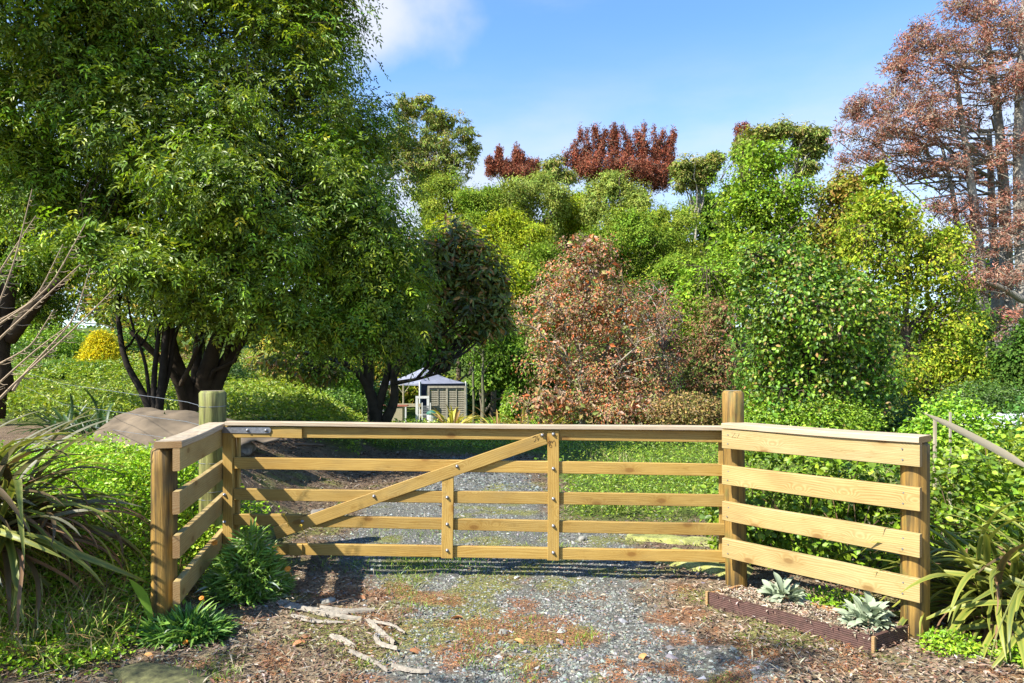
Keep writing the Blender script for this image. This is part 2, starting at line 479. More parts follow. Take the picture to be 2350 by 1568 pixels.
def board(name, p0, p1, h, t, mat, parent, face=(0, -1, 0), chamfer=0.003, nseg=8, wob=0.0022, endmat=None, seed=0, bottom_rag=0.0):
    """a plank: p0->p1 its centre line, h its height, t its thickness, face the direction its broad side looks"""
    p0 = Vector(p0); p1 = Vector(p1)
    L = (p1 - p0).length
    X = (p1 - p0).normalized()
    Y = -(Vector(face) - X * Vector(face).dot(X)).normalized()
    Z = X.cross(Y)
    rs = np.random.RandomState(seed + int(L * 1000))
    c = chamfer; y, z = t / 2, h / 2
    prof = np.array([(-y + c, -z), (y - c, -z), (y, -z + c), (y, z - c), (y - c, z), (-y + c, z), (-y, z - c), (-y, -z + c)])
    xs = np.linspace(0, L, nseg + 1)
    wy = wob * np.sin(np.linspace(0, math.pi * rs.uniform(1, 3), nseg + 1) + rs.rand() * 6)
    wz = wob * np.sin(np.linspace(0, math.pi * rs.uniform(1, 2.5), nseg + 1) + rs.rand() * 6)
    V = np.zeros((nseg + 1, 8, 3))
    V[..., 0] = xs[:, None]
    V[..., 1] = prof[None, :, 0] + wy[:, None]
    V[..., 2] = prof[None, :, 1] + wz[:, None]
    j = np.arange(8); j2 = (j + 1) % 8
    base = (np.arange(nseg) * 8)[:, None]
    q = np.stack([base + j, base + j2, base + 8 + j2, base + 8 + j], -1).reshape(-1, 4)
    caps = np.array([j[::-1], nseg * 8 + j])
    me = mesh_np(name, V.reshape(-1, 3), [q[:, ::-1], caps[:, ::-1]], mat)
    if endmat:
        me.materials.append(endmat)
        for p in me.polygons:
            if len(p.vertices) == 8: p.material_index = 1
    mw = Matrix(((X.x, Y.x, Z.x, p0.x), (X.y, Y.y, Z.y, p0.y), (X.z, Y.z, Z.z, p0.z), (0, 0, 0, 1)))
    return link(name, me, parent, mw=mw)

def round_post(name, x, y, z0, z1, r, mat, parent, topmat, chamf=0.018, seed=0, lean=(0, 0)):
    rs = np.random.RandomState(seed)
    n = 32
    zs = np.concatenate([np.linspace(z0, z1 - chamf, 12), [z1]])
    a = np.arange(n) / n * 2 * math.pi
    rr = r * (1 + 0.018 * np.sin(a * 2 + rs.rand() * 6) + 0.012 * np.sin(a * 5 + rs.rand() * 6))
    rr = np.tile(rr, (len(zs), 1)) * (1 + 0.012 * rs.randn(len(zs), 1))
    rr[-1] = rr[-2] * (1 - chamf / r * 0.8)
    f = (zs - z0)[:, None]
    V = np.stack([rr * np.cos(a) + lean[0] * f, rr * np.sin(a) + lean[1] * f, np.repeat(zs[:, None] - z0, n, 1)], -1)
    j = np.arange(n); j2 = (j + 1) % n
    base = (np.arange(len(zs) - 1) * n)[:, None]
    q = np.stack([base + j, base + j2, base + n + j2, base + n + j], -1).reshape(-1, 4)
    cap = ((len(zs) - 1) * n + j)[None]
    me = mesh_np(name, V.reshape(-1, 3), [q, cap], mat, smooth=False)
    me.materials.append(topmat)
    for p in me.polygons:
        p.use_smooth = len(p.vertices) == 4
    for p in list(me.polygons)[-1:]: p.material_index = 1
    return link(name, me, parent, loc=(x, y, z0))

# ------------------------------------------------------------------ leaves
QUAD = np.array([[0, 1, 2, 3]])
def leaves_mb(mb, pos, d, n, L, W, col, fold=0.12, curl=0.12, shape='diamond'):
    N_ = len(pos)
    n = norm(n); d = norm(d - n * (d * n).sum(-1, keepdims=True)); s = np.cross(d, n)
    L = np.broadcast_to(np.asarray(L, float), (N_,))[:, None]; W = np.broadcast_to(np.asarray(W, float), (N_,))[:, None]
    if shape == 'diamond':
        V = np.stack([pos, pos + d * L * .48 + s * W / 2 + n * W * fold, pos + d * L - n * L * curl, pos + d * L * .48 - s * W / 2 + n * W * fold], 1)
        f = np.arange(N_)[:, None] * 4 + np.arange(4)
        k = 4; fs = [f]
    else:   # 'leaf': a fuller outline of two quads folded at the midrib
        V = np.stack([pos, pos + d * L * .3 + s * W * .46 + n * W * fold, pos + d * L * .7 + s * W * .42 + n * W * fold - n * L * curl * .4,
                      pos + d * L - n * L * curl, pos + d * L * .7 - s * W * .42 + n * W * fold - n * L * curl * .4, pos + d * L * .3 - s * W * .46 + n * W * fold,
                      pos + d * L * .5], 1)
        k = 7
        b_ = np.arange(N_)[:, None] * 7
        fs = [np.concatenate([b_ + np.array([0, 1, 2, 6]), b_ + np.array([6, 2, 3, 4]), b_ + np.array([0, 6, 4, 5])])]
    mb.add(V.reshape(-1, 3), fs, np.repeat(col, k, axis=0))
def rvec(n): return norm(R.randn(n, 3))
def pal(n, colors, w=None, t=None, jit=0.18):
    colors = np.array(colors, float)
    i = R.choice(len(colors), n, p=None if w is None else np.array(w) / sum(w))
    c = colors[i]
    return np.clip(c * (1 + jit * R.randn(n, 1)), 0.002, 1) * (1 + 0.06 * R.randn(n, 3))
def lobes_px(ls):
    """(px, py, half width px, half height px, depth, half depth m)"""
    o = []
    for (px, py, rx, ry, D, rd) in ls:
        c = P(px, py, D); o.append((*c, rx * D / F, rd, ry * D / F))
    return np.array(o)
def clumps_in(lobes, n, rmin=0.55, rough=0.18, zbias=0.0, front=0.0):
    vol = lobes[:, 3] * lobes[:, 5] + lobes[:, 4] * lobes[:, 5]
    i = R.choice(len(lobes), n, p=vol / vol.sum())
    d = rvec(n)
    if front: d[:, 1] -= front * R.rand(n); d = norm(d)
    if zbias: d[:, 2] += zbias; d = norm(d)
    r = (rmin ** 3 + (1 - rmin ** 3) * R.rand(n)) ** (1 / 3) * (1 + rough * R.randn(n))
    c = lobes[i, :3] + d * lobes[i, 3:] * r[:, None]
    return c, d, i
def crown(clumps, outd, cr, lpc, L, W, colors, w=None, flat=0.7, droop=0.3, up=0.6, jit=0.15, cjit=0.14, pinnate=0, spread=None, shape='diamond', form=0.45, core=0.0, coreL=2.5, lobes=None):
    nC = len(clumps); n = nC * lpc
    ci = np.repeat(np.arange(nC), lpc)
    off = R.randn(n, 3) * 0.5
    ln = np.linalg.norm(off, axis=1, keepdims=True); off = off / ln * np.minimum(ln, 1.15)
    crs = cr * R.uniform(0.65, 1.35, nC)
    off = off * crs[ci][:, None] * np.array((1, 1, flat))
    pos = clumps[ci] + off
    out = norm(off + outd[ci] * crs[ci][:, None] * 0.45)
    nn = norm(np.array((0, 0, 1.0)) * up + out * 0.45 + outd[ci] * form + R.randn(n, 3) * 0.38)
    dd_ = norm(out + R.randn(n, 3) * 0.45 + np.array((0, 0, -droop)))
    ct = (1 + cjit * R.randn(nC, 1)) * (1 + np.array((0.10, 0.0, 0.0)) * R.randn(nC, 1))
    ck = R.rand(nC)
    col = pal(n, colors, w, jit=jit) * ct[ci]
    col = np.clip(col, 0.003, 1)
    LL = L * R.uniform(0.7, 1.3, n); WW = W * R.uniform(0.75, 1.25, n)
    mb = MB()
    if pinnate:
        d = norm(dd_ - nn * (dd_ * nn).sum(-1, keepdims=True)); s = np.cross(d, nn)
        for k in range(pinnate):
            if k == pinnate - 1: t = 1.0; ang = 0
            else: t = 0.25 + 0.7 * (k // 2) / max(1, (pinnate - 1) // 2); ang = 0.9 * (1 if k % 2 else -1)
            ld = d * math.cos(ang) + s * math.sin(ang) + R.randn(n, 3) * 0.12 - np.array((0, 0, 0.12))
            lp = pos + d * (t * L * 1.9) - nn * (t * t * L * 0.45)
            leaves_mb(mb, lp, ld, nn + R.randn(n, 3) * 0.2, LL, WW, col * (1 + .08 * R.randn(n, 1)), curl=0.2)
    else:
        leaves_mb(mb, pos, dd_, nn, LL, WW, col, shape=shape)
    if core and lobes is not None:      # large leaves deep inside, so the crown is not hollow
        m_ = int(n * core)
        c, d_, _ = clumps_in(lobes, m_, 0.05, 0.0)
        vol = 0.68
        i = R.randint(0, len(lobes), m_)
        d_ = rvec(m_); c = lobes[i, :3] + d_ * lobes[i, 3:] * (R.rand(m_, 1) ** 0.5) * vol
        leaves_mb(mb, c, rvec(m_), rvec(m_) + np.array((0, 0, .5)), L * coreL, W * coreL, np.clip(pal(m_, colors, w, jit=jit), .003, 1))
    return mb
def bez(a, c, b, K):
    t = np.linspace(0, 1, K)[None, :, None]
    return (1 - t) ** 2 * a[:, None] + 2 * t * (1 - t) * c[:, None] + t * t * b[:, None]
def limbs(mb, trunk_pts, trunk_r, clumps, nl, r_limb, r_twig, col, sag=0.25, horiz=False, sides=5, twig_k=4, wig=0.06, colt=None):
    """limbs from the trunk to some clumps, twigs from the limbs to all the others"""
    nl = min(nl, len(clumps))
    idx = R.choice(len(clumps), nl, replace=False)
    tgt = clumps[idx]
    tp = np.asarray(trunk_pts)
    dist = np.linalg.norm(tgt[:, None] - tp[None], axis=2)
    hgt = tgt[:, None, 2] - tp[None, :, 2]
    if horiz: cost = np.abs(hgt - 0.12 * np.linalg.norm(tgt[:, None, :2] - tp[None, :, :2], axis=2)) + R.rand(nl, len(tp)) * 0.6
    else:
        hd = np.linalg.norm(tgt[:, None, :2] - tp[None, :, :2], axis=2)
        cost = np.abs(hgt - hd * 0.9) + dist * 0.25 + R.rand(nl, len(tp)) * 0.4
    a = tp[cost.argmin(1)]
    mid = (a + tgt) / 2 + np.array((0, 0, 1)) * (sag * np.linalg.norm(tgt - a, axis=1))[:, None] * (-0.5 if horiz else 0.5)
    mid[:, :2] = mid[:, :2] * 0.8 + (a[:, :2] if not horiz else mid[:, :2]) * 0.2
    K = 8
    B = bez(a, mid, tgt, K)
    ll = np.linalg.norm(tgt - a, axis=1)
    B[:, 1:-1] += R.randn(nl, K - 2, 3) * (wig * ll)[:, None, None] * 0.5
    rr = np.linspace(1, 0.25, K)[None] * (r_limb * np.clip(ll / ll.mean(), 0.5, 1.6))[:, None]
    mb.tubes(B, rr, sides, col=np.array(col) * (1 + .12 * R.randn(nl, 1)), cap=False)
    rest = np.setdiff1d(np.arange(len(clumps)), idx)
    if len(rest) and twig_k:
        lp = B[:, 2:].reshape(-1, 3)
        c = clumps[rest]
        near = np.empty((len(rest), 3))
        for i0 in range(0, len(rest), 500):
            dm = np.linalg.norm(c[i0:i0 + 500, None] - lp[None], axis=2)
            near[i0:i0 + 500] = lp[dm.argmin(1)]
        md = (near + c) / 2 + R.randn(len(rest), 3) * 0.12 * np.linalg.norm(c - near, axis=1)[:, None]
        Bt = bez(near, md, c, twig_k)
        mb.tubes(Bt, np.linspace(1, 0.4, twig_k)[None] * r_twig * R.uniform(.7, 1.3, (len(rest), 1)), 3, col=np.array(colt if colt is not None else col) * (1 + .12 * R.randn(len(rest), 1)), cap=False)
def px_poly(pts, K=14):
    """[(px,py,D,r)...] -> smooth world polyline and radii"""
    w = np.array([(*P(a, b, D), r) for a, b, D, r in pts])
    t = np.linspace(0, len(w) - 1, K)
    i = np.clip(np.floor(t).astype(int), 0, len(w) - 2); f = (t - i)[:, None]
    o = w[i] * (1 - f) + w[i + 1] * f
    for _ in range(2): o[1:-1] = (o[:-2] + 2 * o[1:-1] + o[2:]) / 4
    return o[:, :3], o[:, 3]
def make_tree(name, label, cat, lobes, nclump, cr, lpc, L, W, colors, trunks, bark, w=None, mat=None, nl=14, r_limb=0.05, r_twig=0.012,
              rmin=0.55, group=None, sag=0.25, horiz=False, twig_k=3, rough=0.14, front=0.0, zbias=0.0, barkt=None, smooth=True, sub=8, subr=.42, **kw):
    lobes = np.array(lobes, float)
    if sub:
        sl_ = []
        for lb_ in lobes:
            d_ = rvec(sub); d_[:, 1] -= .4 * R.rand(sub); d_ = norm(d_)
            k_ = R.uniform(subr * .75, subr * 1.3, (sub, 1))
            sl_.append(np.concatenate([lb_[:3] + d_ * lb_[3:] * (1.02 - k_ * .8), np.repeat(lb_[None, 3:], sub, 0) * k_], 1))
        sl_ = np.concatenate(sl_)
        n1 = int(nclump * .78)
        c1_, o1_, _ = clumps_in(sl_, n1, .55, rough, zbias, front)
        c2_, o2_, _ = clumps_in(lobes, nclump - n1, .35, rough, zbias, front)
        cl, od = np.concatenate([c1_, c2_]), np.concatenate([o1_, o2_])
    else:
        cl, od, _ = clumps_in(lobes, nclump, rmin, rough, zbias, front)
    polys = [px_poly(t) for t in trunks]
    base = np.array(polys[0][0][0])
    g = T1(base[0], base[1])
    root = thing(name, label, cat, (base[0], base[1], g), group=group)
    loc = -np.array((base[0], base[1], g))
    cb = crown(cl, od, cr, lpc, L, W, colors, w, lobes=lobes, **kw)
    cb.build('crown', mat or M_MATTE, root, loc)
    mb = MB()
    tp = []
    for p_, r_ in polys:
        mb.tubes(p_, r_, 9, col=bark)
        tp.append(p_[len(p_) // 3:])
    mb.build('trunk', M_BARK, root, loc, smooth=True)
    mb = MB()
    limbs(mb, np.concatenate(tp), None, cl, nl, r_limb, r_twig, bark, sag, horiz, twig_k=twig_k, colt=barkt)
    mb.build('branches', M_BARK, root, loc, smooth=True)
    return root

# ------------------------------------------------------------------ the ground
def masks(x, y):
    n1 = fbm(x, y, 1.6, 4, 11) - 0.5; n2 = fbm(x, y, 4.5, 4, 12) - 0.5
    e = n1 * 0.55 + n2 * 0.3
    xl = np.interp(y, [2, 3.3, 4.4, 5.3, 7.5, 9, 14, 20], [-0.75, -0.7, -0.8, -1.45, -1.75, -1.2, -1.2, -2])
    xr = np.interp(y, [2, 3.3, 4.4, 5.0, 6.2, 7.0, 9, 14, 20], [1.5, 1.3, 1.05, 1.15, 1.25, 0.45, 0.4, -0.2, -1.4])
    grav = ss(-0.12, 0.16, x - xl + e) * ss(-0.12, 0.16, xr - x + e)
    grav = grav * ss(12.2, 10.8, y + e)
    moss = ss(0.54, 0.68, fbm(x, y, 3.3, 4, 21) + 0.18 * np.exp(-((x + .35) / .6) ** 2 - ((y - 4.75) / .45) ** 2) * 1.3 + 0.10 * np.exp(-((x + .35) / .35) ** 2 - ((y - 3.75) / .4) ** 2))
    red = ss(0.54, 0.64, fbm(x * 1.1, y * 1.3, 4.2, 4, 31) + 0.09 * np.exp(-((x - .15) / .75) ** 2 - ((y - 3.9) / .7) ** 2)) * ss(5.1, 4.5, y)
    green = np.clip(ss(0.35, 0.75, x - 0.0 * y + e) * ss(6.5, 7.2, y + e) * ss(26, 22, y), 0, 1)
    green = np.maximum(green, ss(11.3, 12.4, y + e * 2 + .25 * x) * ss(30, 26, y))
    green = np.maximum(green, ss(-1.95, -2.35, x + e * .6) * ss(3.2, 3.7, y) * ss(6.4, 6.0, y))
    green = np.maximum(green, ss(-.215, -.235, (x + e) / np.maximum(y, 1)) * ss(10.2, 11.6, y + e))
    green = np.maximum(green, ss(30, 32, y))
    return grav, moss, red, green
xs = np.unique(np.concatenate([np.linspace(-5, 5, 176), -5 - np.geomspace(0.1, 500, 46), 5 + np.geomspace(0.1, 500, 46)]))
ys = np.unique(np.concatenate([np.linspace(2.6, 8, 118), np.linspace(8, 20, 74), np.geomspace(20.2, 900, 80), 2.6 - np.geomspace(0.05, 300, 30)]))
gx, gy = np.meshgrid(xs, ys)
gz = terrain(gx, gy)
g_, mo_, re_, gr_ = masks(gx, gy)
gz = gz + (fbm(gx, gy, 9, 3, 5) - 0.5) * 0.02 * (1 - 0.6 * g_) * (np.abs(gx) < 6)
lit = fbm(gx, gy, 3.1, 4, 41)[..., None]
soil = np.array((.095, .065, .045)) * (1 - lit) * 1.6 + np.array((.20, .15, .095)) * lit * 1.1
nearm = ss(5.6, 4.6, gy)[..., None]
soil = soil * (1 - nearm) + nearm * (np.array((.17, .125, .08)) * (1 - lit) + np.array((.30, .235, .155)) * lit) * 1.15
deep = ss(20, 26, gy)[..., None]
soil = soil * (1 - deep) + deep * np.array((.10, .105, .04))
gc = soil
gc = gc * (1 - g_[..., None]) + g_[..., None] * np.array((.155, .155, .135))
gc[...] = gc * 1.0
gc = gc * (1 - .75 * mo_[..., None] * (gy < 9)[..., None]) + .75 * (mo_ * (gy < 9))[..., None] * np.array((.21, .21, .06))
gc = gc * (1 - .7 * re_[..., None]) + .7 * re_[..., None] * np.array((.29, .145, .075))
gc = gc * (1 - .8 * gr_[..., None]) + .8 * gr_[..., None] * np.array((.09, .15, .02))
nx, ny = len(xs), len(ys)
ii = (np.arange(ny - 1)[:, None] * nx + np.arange(nx - 1)).ravel()
gq = np.stack([ii, ii + 1, ii + nx + 1, ii + nx], -1)
me = mesh_np('ground', np.stack([gx, gy, gz], -1).reshape(-1, 3), gq, M_GROUND, gc.reshape(-1, 3), True)
o = link('ground', me); o['kind'] = 'structure'

def scatter(n, x0, x1, y0, y1, wfun):
    x = R.uniform(x0, x1, n); y = 1 / R.uniform(1 / y1, 1 / y0, n)      # denser near the viewer
    k = R.rand(n) < wfun(x, y)
    x, y = x[k], y[k]
    return np.stack([x, y, terrain(x, y)], -1)
# gravel stones
OCT = np.array([(1, 0, 0), (0, 1, 0), (-1, 0, 0), (0, -1, 0), (0, 0, 1), (0, 0, -1)], float)
OCF = np.array([(0, 1, 4), (1, 2, 4), (2, 3, 4), (3, 0, 4), (1, 0, 5), (2, 1, 5), (3, 2, 5), (0, 3, 5)])
def stones(p, smin, smax, cols, mb, flat=0.55):
    n = len(p)
    s = R.uniform(smin, smax, (n, 1, 1)) * R.uniform(0.6, 1.3, (n, 1, 3)); s[..., 2] *= flat
    V = OCT[None] * s + R.randn(n, 6, 3) * s * 0.25
    a = R.rand(n) * 6.28; ca, sa = np.cos(a)[:, None], np.sin(a)[:, None]
    V = np.stack([V[..., 0] * ca - V[..., 1] * sa, V[..., 0] * sa + V[..., 1] * ca, V[..., 2] + V[..., 0] * R.uniform(-.5, .5, (n, 1))], -1)
    V += p[:, None]
    mb.add(V.reshape(-1, 3), (np.arange(n)[:, None, None] * 6 + OCF).reshape(-1, 3), np.repeat(cols, 6, axis=0))
def gw(x, y):
    g, m_, r_, q = masks(x, y)
    return np.clip(g * (1 - .55 * m_ - .45 * r_) + 0.03, 0, 1) * (0.35 + 0.65 * ss(.3, .6, fbm(x, y, 3.3, 3, 51)))
p = scatter(72000, -2.2, 2.6, 2.9, 8.4, gw)
mb = MB()
stones(p, .0065, .0135, pal(len(p), [(.17, .175, .155), (.25, .26, .23), (.34, .345, .30), (.08, .085, .08), (.26, .235, .19)], [4, 5, 1.6, 2, 1.2], jit=.2), mb)
tag(mb.build('gravel', M_STONE), 'grey crushed gravel spread over the driveway at the gate', 'gravel', kind='stuff')
p = scatter(9000, -2.4, 2.6, 8.4, 12.5, lambda x, y: masks(x, y)[0])
mb = MB(); stones(p, .012, .026, pal(len(p), [(.15, .16, .15), (.22, .235, .215), (.08, .085, .08)], jit=.2), mb)
tag(mb.build('gravel', M_STONE), 'grey gravel farther up the drive in the shade of the big tree', 'gravel', kind='stuff')
p = scatter(900, -2.4, 2.6, 2.9, 7.5, lambda x, y: np.clip(masks(x, y)[0] + .2, 0, 1) * .5)
mb = MB(); stones(p, .014, .03, pal(len(p), [(.30, .32, .31), (.42, .42, .39), (.2, .2, .19)], jit=.2), mb)
tag(mb.build('pebbles', M_STONE), 'larger pale pebbles lying among the driveway gravel', 'pebbles', kind='stuff')
def slivers(p, L, W, cols, mb, tilt=0.25, lift=0.006):
    n = len(p)
    d = R.randn(n, 3); d[:, 2] *= tilt; nn = R.randn(n, 3) * tilt; nn[:, 2] = 1
    leaves_mb(mb, p + np.array((0, 0, lift)) + np.abs(R.randn(n, 1)) * np.array((0, 0, lift)), d, nn, L * R.uniform(.5, 1.5, n), W * R.uniform(.6, 1.4, n), cols, curl=0.05)
# bark mulch
def mw_(x, y):
    g, m_, r_, q = masks(x, y)
    return np.clip(1 - g * 1.02, 0.02, 1) * (1 - q)
p = scatter(70000, -4.2, 3.6, 2.8, 15, mw_)
mb = MB()
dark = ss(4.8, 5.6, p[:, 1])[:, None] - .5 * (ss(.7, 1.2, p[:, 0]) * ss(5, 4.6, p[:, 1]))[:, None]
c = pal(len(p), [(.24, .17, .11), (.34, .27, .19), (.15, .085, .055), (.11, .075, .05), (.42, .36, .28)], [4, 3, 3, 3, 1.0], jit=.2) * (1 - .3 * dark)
far_ = np.clip(p[:, 1] / 5.5, 1, 2.2)
slivers(p, .036 * far_, .011 * far_, np.clip(c, .01, 1), mb, 0.35, .008)
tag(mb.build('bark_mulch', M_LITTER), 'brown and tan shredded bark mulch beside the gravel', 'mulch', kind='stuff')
# red casuarina needles and dead stalks
p = scatter(60000, -1.6, 2.4, 2.9, 5.2, lambda x, y: masks(x, y)[2] * .9 + .04)
mb = MB(); slivers(p, .02, .0035, pal(len(p), [(.40, .15, .06), (.46, .22, .10), (.36, .22, .11)], jit=.15), mb, .3, .006)
tag(mb.build('fallen_needles', M_LITTER), 'patches of rusty red fallen needles on the gravel', 'needles', kind='stuff')
p = scatter(900, -3, 2.6, 2.9, 7, lambda x, y: .9 - .6 * masks(x, y)[0])
mb = MB(); slivers(p, .15, .005, pal(len(p), [(.42, .35, .25), (.3, .22, .15), (.5, .45, .36)], jit=.15), mb, .12, .012)
tag(mb.build('dry_twigs', M_LITTER), 'thin dry twigs and stalks scattered over the mulch', 'twigs', kind='stuff')
# moss and short grass
p = scatter(60000, -2.2, 2.2, 2.9, 7.5, lambda x, y: masks(x, y)[1] * .9 + .02)
mb = MB(); slivers(p, .010, .006, pal(len(p), [(.22, .24, .05), (.30, .28, .10), (.12, .20, .02), (.35, .30, .14)], [4, 3, 3, 2], jit=.18), mb, .7, .007)
tag(mb.build('moss', M_LITTER), 'yellow-green moss creeping over the gravel', 'moss', kind='stuff')
def blades(p, L, W, cols, mb, lean=0.35):
    n = len(p); d = R.randn(n, 3) * lean; d[:, 2] = 1; nn = R.randn(n, 3); nn[:, 2] *= .2
    leaves_mb(mb, p, d, nn, L * R.uniform(.5, 1.4, n), W, cols, curl=0.35)
def tuftw(x, y):
    g = 1.6 * np.exp(-((x + .75) / .5) ** 2 - ((y - 5.25) / .16) ** 2) + .5 * np.exp(-((x + .5) / .5) ** 2 - ((y - 5.05) / .12) ** 2) \
        + .7 * np.exp(-((x + .6) / .6) ** 2 - ((y - 6.3) / .3) ** 2) + ss(.68, .72, fbm(x, y, 2.6, 3, 61)) * .45
    g = g + .8 * np.exp(-((x - .42) / .10) ** 2 - ((y - 3.8) / .05) ** 2)
    return np.clip(g, 0, 1) * (x < 1.2)
p = scatter(42000, -2.0, 2.2, 3.0, 8.0, tuftw)
mb = MB(); blades(p, .045, .004, pal(len(p), [(.16, .30, .02), (.22, .34, .03), (.10, .22, .02)], jit=.15), mb, .5)
tag(mb.build('grass', M_LEAF), 'short bright grass growing through the gravel under the gate', 'grass', kind='stuff')

# ground cover plants
def cover_leaves(n, x0, x1, y0, y1, wf, h, L, W, cols, w=None, stemcol=None, pile=None):
    p = scatter(n, x0, x1, y0, y1, wf)
    hh = h if np.isscalar(h) else h(p[:, 0], p[:, 1])
    lump = fbm(p[:, 0], p[:, 1], 3.2, 3, 71)
    top = hh * (.35 + 1.1 * lump)
    p[:, 2] += top * R.rand(len(p)) ** .5
    nn = R.randn(len(p), 3) * .5; nn[:, 2] += .9
    s = np.sqrt(p[:, 1] / p[:, 1].mean())
    mb = MB()
    leaves_mb(mb, p, R.randn(len(p), 3) + np.array((0, 0, .3)), nn, L * R.uniform(.6, 1.4, len(p)) * s, W * R.uniform(.7, 1.3, len(p)) * s, pal(len(p), cols, w, jit=.16))
    return mb
mb = cover_leaves(98000, -4, 9, 6.4, 22, lambda x, y: masks(x, y)[3] * (x < y * .52) * (1 - .93 * np.exp(-((x - 1.0) / .55) ** 2 - ((y - 10.6) / 1.5) ** 2)), .22, .05, .03,
                  [(.14, .25, .02), (.20, .30, .03), (.09, .18, .015), (.24, .33, .06)], [4, 3, 3, 1])
tag(mb.build('ground_cover_plants', M_LEAF), 'low glossy green ground cover spreading behind the gate beside the drive', 'ground cover', kind='stuff')
mb = cover_leaves(80000, -24, -2.2, 10, 25, lambda x, y: masks(x, y)[3] * (x > -.75 * y - .5), .38, .10, .045,
                  [(.19, .30, .02), (.26, .35, .03), (.12, .21, .02), (.32, .36, .08)], [4, 4, 2, 1])
tag(mb.build('ground_cover_plants', M_LEAF), 'bright yellow-green ground cover on the bank beyond the mossy post', 'ground cover', kind='stuff')
mb = cover_leaves(85000, -5.2, -1.95, 3.2, 6.3, lambda x, y: masks(x, y)[3] * (x > -.80 * y - .3), lambda x, y: .10 + .17 * ss(3.6, 4.8, y), .030, .022,
                  [(.22, .42, .015), (.30, .48, .03), (.15, .32, .015), (.38, .48, .06)], [4, 4, 2, 1])
tag(mb.build('ground_cover_plants', M_LEAF), 'lush small-leaved green ground cover heaped against the left panel', 'ground cover', kind='stuff')
# weeds, grass and dead stems mixed through the ground cover
p1 = scatter(16000, -9, 6, 6.6, 22, lambda x, y: masks(x, y)[3] * ss(.45, .6, fbm(x, y, .8, 3, 101)))
p2 = scatter(2600, -3.6, -1.95, 3.2, 6.3, lambda x, y: masks(x, y)[3])
p = np.concatenate([p1, p2]); p[:, 2] += .06
mb = MB(); blades(p, .17, .007, pal(len(p), [(.22, .32, .04), (.34, .36, .09), (.40, .34, .18), (.30, .22, .12)], [4, 3, 2, 1], jit=.15), mb, .45)
tag(mb.build('mixed_weeds', M_LITTER), 'grass blades and dead stems standing through the ground cover', 'weeds', kind='stuff')
# straggling brown stems over the front of the left bank
n = 1500
p = np.stack([R.uniform(-3.3, -1.9, n), R.uniform(3.15, 4.6, n)], -1)
p = p[masks(p[:, 0], p[:, 1])[3] > .2]; n = len(p)
a = np.stack([p[:, 0], p[:, 1], terrain(p[:, 0], p[:, 1]) + R.uniform(.03, .16, n)], -1)
bb = a + R.randn(n, 3) * .09 + np.array((0, -.05, 0)); bb[:, 2] = np.maximum(bb[:, 2], terrain(bb[:, 0], bb[:, 1]) + .01)
mb = MB(); mb.tubes(bez(a, (a + bb) / 2 + R.randn(n, 3) * .04 + np.array((0, 0, .03)), bb, 5), np.full((n, 5), .0017), 3, col=pal(n, [(.30, .20, .08), (.22, .13, .05), (.30, .28, .10)]), cap=False)
tag(mb.build('trailing_stems', M_LITTER), 'tangle of brown trailing stems over the front of the left bank', 'stems', kind='stuff')
mb = cover_leaves(12000, -6, 3.4, 30, 40, lambda x, y: masks(x, y)[3] * 1.0, .1, .10, .03, [(.22, .42, .02), (.28, .48, .03)])
tag(mb.build('lawn', M_LEAF), 'strip of bright lawn beside the gazebo', 'lawn', kind='stuff')

# ------------------------------------------------------------------ the gate
GL = np.array((-2.079, 5.05, 0.0)); GR = np.array((1.522, 4.78, 0.0))
ga = math.atan2(GR[1] - GL[1], GR[0] - GL[0]); GLEN = float(np.linalg.norm(GR - GL))
gate = thing('farm_gate', 'closed wide golden timber farm gate with diagonal brace across the drive', 'gate', GL, ga)
def gu(px): # picture column on the gate's plane -> distance along the gate
    a_ = (px - CX) / F
    ca, sa = math.cos(ga), math.sin(ga)
    return (a_ * GL[1] - GL[0]) / (ca - a_ * sa)
def gz_(px, py, off=0.0):
    D = GL[1] + gu(px) * math.sin(ga) - off
    return CAMZ - (py - HY) / F * D
rt = 0.035
def grail(u0, u1, zl0, zl1, zr0, zr1, name='rail', y=0.0, t=rt, mat=M_GATE, **k):
    # heights given at the two ends of the whole gate
    def z(u, l, r): return l + (r - l) * u / GLEN
    za = (z(u0, zl0, zr0) + z(u0, zl1, zr1)) / 2; zb = (z(u1, zl0, zr0) + z(u1, zl1, zr1)) / 2
    return board(name, (u0, y, za), (u1, y, zb), abs(zl1 - zl0 + zr1 - zr0) / 2, t, mat, gate, **k)
S = .995
grail(0.03, GLEN, 1.083, 1.003, 1.069, .99, seed=1)                     # top rail, tucked under the cap
for s_, (a, b_, c, d) in enumerate(((.854, .768, .837, .754), (.625, .537, .620, .540), (.431, .349, .421, .340), (.2215, .138, .232, .155))):
    grail(0.03, GLEN, a, b_, c, d, seed=2 + s_)
grail(-0.02, GLEN, 1.1165, 1.0860, 1.103, 1.0725, name='cap_board', y=-.012, t=.088, mat=M_CAP, seed=9, chamfer=.004)
grail(0.03, gu(697), 1.080, 1.000, 1.066, .987, name='packing_block', y=-.028, t=.020, seed=11)
grail(gu(668), gu(697), .2215, .138, .232, .155, name='packing_block', y=-.0275, t=.018, seed=12)
grail(0.045, gu(720), .431, .349, .421, .340, name='packing_block', y=.028, t=.020, seed=13)
# stiles and the brace
SY = -.0285; ST = .020
def stile(pxc, wpx, yt, yb, seed):
    u = gu(pxc); w = (gu(pxc + wpx / 2) - gu(pxc - wpx / 2))
    return board('stile', (u, SY, gz_(pxc, yb)), (u, SY, gz_(pxc, yt)), w, ST, M_GATE, gate, seed=seed)
stile(1270, 26.5, 988, 1283, 21)
